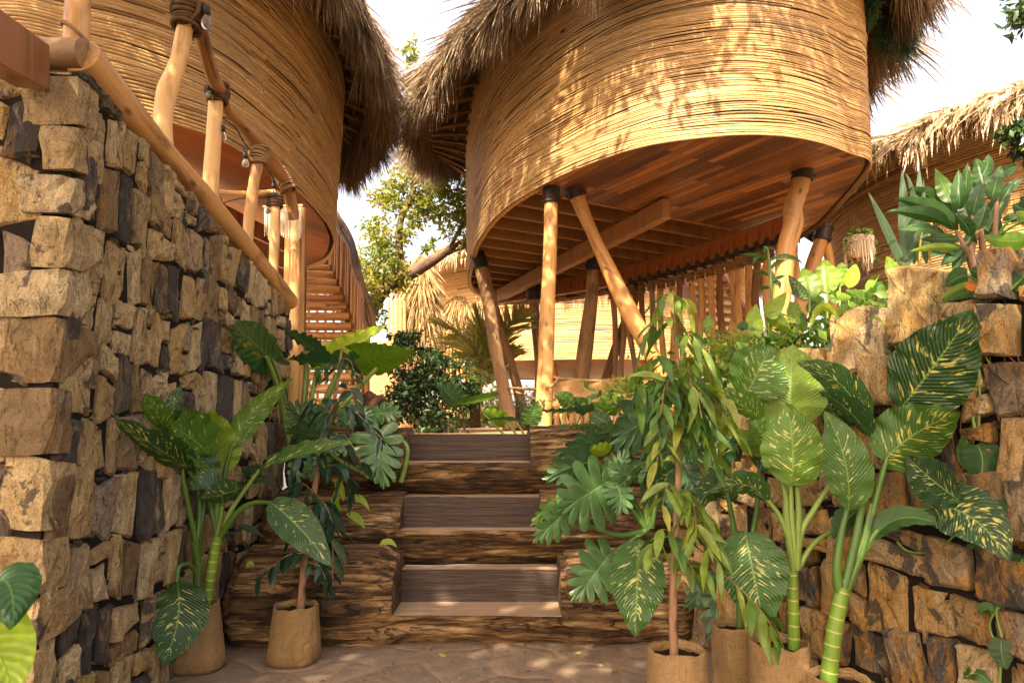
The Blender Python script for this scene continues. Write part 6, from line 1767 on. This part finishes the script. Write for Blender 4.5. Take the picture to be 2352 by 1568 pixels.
YK = 3.3
K = empty("broad_leaf_plant", P(1980, 700, YK), "clump of pale green spear leaves on the bank left of the standing stones", "plant")
for p, w, rn, mt in (([(300, 1200), (290, 1060), (228, 915)], 48, .85, M_dieff), ([(470, 1170), (450, 990), (440, 828)], 52, .9, M_dieff), ([(590, 1100), (600, 970), (612, 860)], 34, .8, M_dieff), ([(670, 1110, -.05), (710, 990, -.05), (742, 875, -.05)], 34, .85, M_plainleaf),
        ([(1130, 1050, -.2), (1090, 930, -.2), (1035, 800, -.2)], 33, .8, M_plainleaf), ([(850, 1140), (890, 1060), (970, 980)], 18, .75, M_plainleaf), ([(1085, 1400, -.3), (1100, 1250, -.3), (1095, 1085, -.3)], 26, .8, M_plainleaf), ([(290, 1230, -.1), (190, 1120, -.1), (98, 980, -.1)], 24, .15, M_dieff),
        ([(890, 1240, -.1), (770, 1190, -.1), (640, 1130, -.1)], 34, .75, M_plainleaf), ([(700, 1210, -.1), (580, 1190, -.1), (458, 1198, -.1)], 20, .75, M_plainleaf), ([(1090, 1140), (980, 1150), (870, 1190)], 26, .5, M_plainleaf), ([(880, 1260, -.15), (800, 1200, -.15), (690, 1150, -.15)], 30, .55, M_plainleaf),
        ([(440, 1260), (380, 1230), (300, 1215)], 26, .6, M_plainleaf), ([(640, 1330), (700, 1250), (730, 1160)], 18, .6, M_plainleaf), ([(170, 1400), (150, 1310), (110, 1245)], 30, .8, M_dieff), ([(300, 1350), (330, 1280), (420, 1250)], 24, .1, M_plainleaf), ([(220, 1440), (220, 1380), (190, 1320)], 22, .3, M_plainleaf),
        ([(560, 1260), (540, 1180), (480, 1110)], 30, .6, M_plainleaf), ([(900, 1180), (960, 1100), (1060, 1060)], 26, .45, M_plainleaf), ([(760, 1230), (820, 1180), (900, 1160)], 30, .6, M_plainleaf), ([(1000, 1180), (1020, 1110), (1000, 1040)], 24, .5, M_plainleaf), ([(380, 1180, .1), (360, 1080, .1), (340, 940, .1)], 36, .6, M_dieff), ([(560, 1130, .1), (530, 1020, .1), (560, 900, .1)], 34, .6, M_dieff)):
    add_leaf(K, T3(R1, p, YK), w, mt, 'oval', rnd=rn, roll=rng.uniform(-.3, .3), fold=.25, nu=18, nv=7)
for p in ([(300, 1400), (300, 1200)], [(470, 1400), (470, 1160)], [(590, 1400), (590, 1090)], [(670, 1400), (670, 1100)], [(850, 1400), (880, 1230)]):
    add_petiole(K, T3(R1, p, YK), 3, 2, M_petiole_pale)
K2 = empty("broad_leaf_plant", P(1860, 830, 3.45), "bright heart leaved plant on the bank before the row of balusters", "plant")
for p, w, rn in (([(545, 870), (530, 780), (545, 668)], 42, .85), ([(615, 755), (670, 690), (748, 590)], 40, .88), ([(620, 750), (700, 790), (780, 850)], 36, .75), ([(480, 840), (450, 820), (410, 830)], 24, .2), ([(230, 850), (220, 800), (230, 740)], 24, .7), ([(640, 860), (690, 900), (720, 920)], 22, .3), ([(800, 800), (800, 720), (770, 650)], 36, .8), ([(860, 860), (840, 780), (800, 730)], 30, .6)):
    add_leaf(K2, T3(G7, p, 3.45), w, M_plainleaf, 'heart' if w > 35 else 'oval', rnd=rn, roll=rng.uniform(-.3, .3), fold=.25, nu=18, nv=7)
for p in ([(545, 1000), (545, 860)], [(640, 1000), (620, 750)], [(800, 1000), (800, 790)]):
    add_petiole(K2, T3(G7, p, 3.47), 2.5, 2, M_petiole_pale)
K3 = empty("cane_plant", P(1780, 740, 3.5), "slender upright plant with narrow leaves before the crooked post", "plant")
add_petiole(K3, T3(G7, [(640, 900), (645, 600), (625, 330), (600, 280)], 3.55), 4, 2, M_petiole)
for p, w in (([(620, 370), (540, 345), (430, 335)], 14), ([(640, 370), (760, 350), (868, 405)], 13), ([(625, 340), (600, 310), (592, 275)], 8), ([(635, 440), (690, 390), (750, 378)], 12), ([(630, 480), (570, 455), (520, 470)], 10), ([(610, 380), (560, 360), (510, 410)], 14), ([(640, 540), (690, 530), (700, 570)], 14), ([(640, 520), (700, 490), (740, 480)], 10), ([(635, 560), (590, 560), (550, 565)], 10)):
    add_leaf(K3, T3(G7, p, 3.55), w, M_plainleaf, 'lance', rnd=.25, roll=.5, nu=12, nv=5)
yc_ = empty("curled_leaf_plant", P(2040, 800, 2.95), "plant with one curled yellow leaf leaning over the wall stones", "plant")
add_leaf(yc_, T3(G7, [(1085, 755), (980, 700), (905, 850)], 2.9), 24, M_plainleaf, 'lance', rnd=1.0, roll=.5, fold=.3)
add_petiole(yc_, T3(G7, [(1190, 900), (1130, 830), (1085, 755)], 2.92), 3, 2, M_petiole_pale)
for p in ([(1240, 880), (1190, 850), (1060, 850)], [(1090, 760), (1130, 700), (1165, 640)]): add_leaf(yc_, T3(G7, p, 2.92), 22, M_plainleaf, 'lance', rnd=.6, roll=.5)

# creeper on the right wall
V = empty("creeper_vine", P(2300, 900, 2.35), "heart leaved creeper trailing down the right stone wall", "vine")
YV = 3.0
CLIP[0] = .06
for f, p in ((G5, [(1150, 560), (1210, 480), (1330, 330), (1370, 230)]), (G5, [(1640, 800), (1720, 640), (1820, 520), (1830, 380)]), (G5, [(1690, 1300), (1700, 900), (1690, 640), (1700, 460)]), (G5, [(1240, 560), (1400, 500), (1560, 500), (1710, 650)]), (G5, [(1700, 920), (1600, 860), (1510, 810)]), (G5, [(1850, 1050), (1830, 850), (1760, 720), (1720, 640)]),
             (G5, [(1660, 1270), (1640, 1100), (1650, 950)]), (G4, [(1260, 160), (1240, 60), (1230, -60)]), (G4, [(1400, 1300), (1370, 1150), (1420, 1000), (1500, 900)]), (G4, [(800, 760), (860, 810), (960, 820), (1060, 780), (1150, 700)]), (G4, [(1390, 1560), (1390, 1400), (1330, 1230), (1420, 1090)]), (G5, [(640, 700), (640, 560), (820, 450)])):
    add_petiole(V, T3(f, p, YV), 3, 2, M_petiole_pale, name="stem")
for k in range(18):
    x = rng.uniform(1400, 2040); y = rng.uniform(500, 1300)
    add_petiole(V, T3(G5, [(x, y), (x + rng.normal(0, 30), y + 150), (x + rng.normal(0, 50), y + rng.uniform(250, 500))], YV + .05), 1, .7, M_twig, name="tendril", n=10)
for f, p, w, rn in ((G4, [(1260, 200), (1290, 320), (1245, 475)], 78, .15), (G4, [(1340, 420), (1430, 520), (1500, 700)], 80, .05), (G4, [(1400, 1320), (1400, 1400), (1430, 1490)], 50, .1), (G4, [(1320, 1560), (1250, 1510), (1180, 1540)], 34, .3), (G4, [(1350, 1160), (1310, 1140), (1270, 1180)], 30, .4), (G4, [(1360, 940), (1330, 970), (1320, 1000)], 34, .1), (G4, [(1520, 850), (1510, 900), (1520, 960)], 40, .15), (G4, [(1360, 1080), (1420, 1090), (1460, 1060)], 34, .2),
        (G4, [(1200, 170), (1190, 270), (1210, 350)], 34, .3), (G4, [(980, 610), (1020, 620), (1070, 640)], 26, .55), (G4, [(1210, 790), (1290, 770), (1340, 780)], 18, .4), (G5, [(870, 420), (920, 460), (920, 510)], 34, .9), (G5, [(830, 690), (860, 760), (860, 820)], 34, .75), (G5, [(830, 680), (740, 700), (640, 750)], 22, .85), (G5, [(610, 600), (560, 630), (520, 660)], 24, .3), (G5, [(860, 650), (940, 640), (1020, 670)], 24, .5), (G5, [(1280, 990), (1400, 900), (1560, 880)], 30, .35),
        (G5, [(720, 610), (770, 590), (830, 600)], 24, .2), (G5, [(890, 790), (960, 780), (1010, 790)], 22, .3), (G5, [(1080, 560), (1070, 600), (1130, 640)], 24, .85), (G5, [(640, 380), (660, 400), (630, 420)], 22, .6)):
    add_leaf(V, T3(f, p, YV), w, M_plainleaf, 'heart', rnd=rn, roll=rng.uniform(-.4, .4), fold=.2, nu=16, nv=7, sinus=.1)
PV = empty("heart_leaf_plant", P(2300, 700, 2.5), "broad heart leaved plant with one orange leaf at the right edge", "plant")
for p, w, rn in (([(1990, 1030), (2070, 960), (2130, 835)], 70, .5), ([(1810, 990), (1700, 1020), (1600, 1100)], 46, .3), ([(2352, 1000), (2280, 1060), (2200, 1120)], 60, .1), ([(1960, 980), (1900, 960), (1830, 930)], 46, .3), ([(2380, 640), (2160, 660), (1955, 605)], 44, .65), ([(2400, 330), (2330, 350), (2250, 300)], 60, .1), ([(2400, 440), (2340, 420), (2270, 380)], 44, .75), ([(2300, 470), (2220, 440), (2140, 470)], 22, .15),
        ([(1950, 1140), (1750, 1170), (1550, 1265)], 22, .4), ([(1900, 1060), (1700, 1130), (1530, 1230)], 22, .8)):
    add_leaf(PV, T3(R1, p, 2.5), w, M_plainleaf, 'heart' if w > 43 else 'lance', rnd=rn, roll=rng.uniform(-.3, .3), fold=.18, nu=20, nv=9)
n = N("orange_leaf"); n.trans((.6, .2, .03), .3); M_orange = n.fin((.55, .15, .02), .5, .3)
add_leaf(PV, T3(R1, [(1810, 1050), (1900, 1090), (1985, 1100)], 2.55), 40, M_orange, 'oval', name="orange_leaf", roll=.5)["label"] = "withered orange leaf"
for p in ([(2150, 1190), (2050, 1080), (1990, 1020)], [(2150, 1190), (1980, 1120), (1900, 1040), (1800, 990)], [(2150, 1190), (2260, 1100), (2352, 1000)], [(2120, 580), (2200, 480), (2290, 440)], [(2130, 590), (2250, 520), (2352, 470)]):
    add_petiole(PV, T3(R1, p, 2.52), 3, 2.4, M_petiole)
lb = empty("leafy_bush", P(2352, 330, 4.2), "small fine leaved green bush reaching in under the far eave, right edge", "bush")
mb = MB(); crown(mb, [pxblob(2345, 300, 4.2, 40, 26, 30), pxblob(2370, 330, 4.2, 40, 30, 30)], 900, .06, .5); mb.build("foliage", M_dark_leaf, lb)
mb = MB(); tubepx(mb, [(2420, 640, 4.2, 6), (2400, 450, 4.2, 5), (2360, 320, 4.2, 3)], 7, 12); mb.build("stem", M_twig, lb)

CLIP[0] = False
# grass and ground cover on the bank
mb = MB()
def tuft(px, py, Y, k, h, spread, rn):
    c = P(px, py, Y)
    ro = c + rng.normal(0, spread, (k, 3)) * (1, 1, .12)
    d = rng.normal(0, .45, (k, 3)) + (0, 0, 1.0)
    blades(mb, ro, d / np.linalg.norm(d, axis=1)[:, None], h * rng.uniform(.5, 1.2, k), rng.uniform(.003, .006, k), np.full(k, .25), np.clip(rng.normal(rn, .15, k), 0, 1), .25)
for x, y, Y, k, h, s_, rn in ((1660, 850, 3.9, 500, .14, .12, .8), (1720, 800, 3.9, 500, .16, .14, .85), (1640, 900, 3.8, 420, .12, .1, .6), (1700, 880, 3.7, 500, .13, .14, .55), (1780, 850, 3.6, 400, .10, .12, .5), (1440, 900, 4.3, 260, .14, .08, .9), (1600, 950, 3.9, 300, .12, .12, .5), (1950, 790, 3.1, 260, .10, .06, .3), (2060, 800, 2.95, 160, .08, .05, .3), (2270, 720, 2.5, 320, .10, .07, .1), (1860, 860, 3.3, 260, .08, .08, .4), (1760, 790, 4.1, 400, .14, .2, .8)):
    tuft(x, y, Y, k, h, s_, rn)
for x, y, Y, k in ((1930, 950, 2.9, 240), (2000, 970, 2.85, 240), (1350, 985, 4.55, 380), (1380, 1010, 4.45, 300), (1320, 1060, 4.42, 160)):
    tuft(x, y, Y, k, .055, .06, .35)
M_grass = m_leaf("grass_blade", [(0, (.02, .06, .015)), (.5, (.07, .14, .02)), (1, (.34, .38, .06))])
tag(mb.build("bank_grass", M_grass), "fine grass and moss tufts over the bank and log ends", "grass", kind='stuff')
mb = MB()
for x, y, Y, k, sp_ in ((1700, 840, 3.75, 260, .22), (1830, 830, 3.45, 300, .2), (1900, 790, 3.3, 260, .16), (1620, 900, 3.9, 200, .2), (1990, 760, 3.2, 260, .14), (2060, 720, 3.1, 160, .12), (1760, 900, 3.5, 240, .2), (1500, 920, 4.2, 160, .2)):
    c = P(x, y, Y); p = c + rng.normal(0, sp_, (k, 3)) * (1, 1, .25); p[:, 2] += .03
    leafcloud(mb, p, rng.normal(0, 1, (k, 3)) + (0, -.4, .5), rng.uniform(.03, .075, k), np.clip(rng.normal(.5, .25, k), 0, 1), .6)
tag(mb.build("ground_cover", M_lance), "small leaved ground cover over the bank behind the right wall", "ground cover", kind='stuff')

# palm behind the posts
pm = empty("young_palm", P(1180, 990, 11.0), "young palm with arching sunlit fronds behind the grey leaning posts", "palm")
M_frond = m_leaf("palm_frond", [(0, (.22, .28, .05)), (.5, (.42, .46, .12)), (1, (.66, .60, .28))], .5, .45)
for p in ([(640, 1050), (600, 700), (500, 280)], [(640, 1050), (780, 560), (1030, 245)], [(630, 1050), (480, 700), (330, 520), (70, 380)], [(650, 1050), (720, 800), (860, 640)], [(640, 1050), (620, 760), (640, 420)], [(620, 1050), (540, 850), (420, 760)]):
    q = resample(np.array([P(*J8(a, b), 11 + rng.normal(0, .2)) for a, b in p]), 60)
    mb = MB(); tube(mb, q, [.03, .008], 6, 40); 
    t = np.gradient(q, axis=0); t /= np.linalg.norm(t, axis=1)[:, None]
    for sg in (-1, 1):
        d = np.cross(t, (0, -.6, .8)) * sg + t * .7 + rng.normal(0, .1, q.shape)
        f = np.linspace(0, 1, 60)
        blades(mb, q, d / np.linalg.norm(d, axis=1)[:, None], .55 * np.sin(np.clip(f * .9 + .1, 0, 1) * 3.1) ** .6 + .05, np.full(60, .045), np.full(60, .05), np.clip(rng.normal(.6, .2, 60), 0, 1))
    mb.build("frond", M_frond, pm)
mb = MB(); tubepx(mb, [(1188, 1000, 11, 7), (1190, 920, 11, 6)], 9, 8, lump=.1); mb.build("trunk", M_bark, pm)

# leaf close to the lens at the lower left
FL = empty("foreground_plant", P(-20, 1640, 1.3), "out of focus green leaves in the lower left corner, close to the camera", "plant")
add_leaf(FL, [(0, 1330, 1.3), (25, 1355, 1.28), (30, 1440, 1.25)], 130, M_aloc, 'heart', rnd=.15, roll=.3, fold=.2, sinus=.1, curl=.3)
add_leaf(FL, [(-60, 1420, 1.3), (0, 1500, 1.27), (30, 1600, 1.25)], 150, M_aloc, 'heart', rnd=.95, roll=.2, fold=.1, sinus=.1)
add_petiole(FL, [(-60, 1700, 1.32), (-50, 1500, 1.32), (0, 1330, 1.3)], 5, 4)

# driftwood stump behind the logs, and things fallen on the ground
sp = empty("driftwood_stump", P(850, 985, 4.75), "knotted dark driftwood stump at the top left of the steps", "stump")
mb = MB()
tubepx(mb, [(905, 985, 4.75, 22), (880, 950, 4.75, 26), (855, 925, 4.75, 24), (838, 905, 4.75, 14)], 18, 26, lump=.3, rough=.03)
tubepx(mb, [(820, 990, 4.75, 16), (850, 940, 4.7, 16), (885, 915, 4.72, 8)], 12, 20, lump=.3, rough=.03)
mb.build("wood", m_wood("driftwood", (.11, .06, .03), (.06, .03, .015), (.02, .01, .006), 1.0, .8, .15), sp)
for lab, p, Y, m_ in (("yellow green fallen leaf on the left end of the bottom log", [(872, 1252), (892, 1244), (912, 1256)], 3.86, .95), ("dry brown leaf stuck to the front of the bottom log", [(1434, 1520), (1440, 1530), (1438, 1545)], 3.68, None), ("small pale leaf lying on dark bark, left of the steps", [(565, 1302), (575, 1296), (582, 1300)], 3.75, .9), ("dark fallen leaf bridging the two lower logs", [(548, 1205), (575, 1216), (605, 1230)], 3.95, .1)):
    mb = MB(); q = [P(a, b, Y) for a, b in p]; leaf_mesh(mb, *q, 17 * Y / F, prof='oval', rnd=m_ or .5, roll=.6, nu=10, nv=5)
    tag(mb.build("fallen_leaf", M_plainleaf if m_ else M_twig), lab, "leaf")

# litter on the pavement
mb = MB()
k = 130
x = rng.uniform(-1.5, 1.6, k); y = 2.4 + 1.5 * rng.random(k) ** .6
leafcloud(mb, np.stack([x, y, np.full(k, .016)], 1), rng.normal(0, 1, (k, 3)) * (1, 1, .08), rng.uniform(.012, .05, k), rng.random(k), .4)
M_dry = m_leaf("dry_leaf", [(0, (.06, .03, .015)), (.6, (.20, .11, .05)), (1, (.40, .30, .10))], .8, .1)
tag(mb.build("leaf_litter", M_dry), "dry leaf bits scattered on the flagstones below the steps", "leaf litter", kind='stuff')
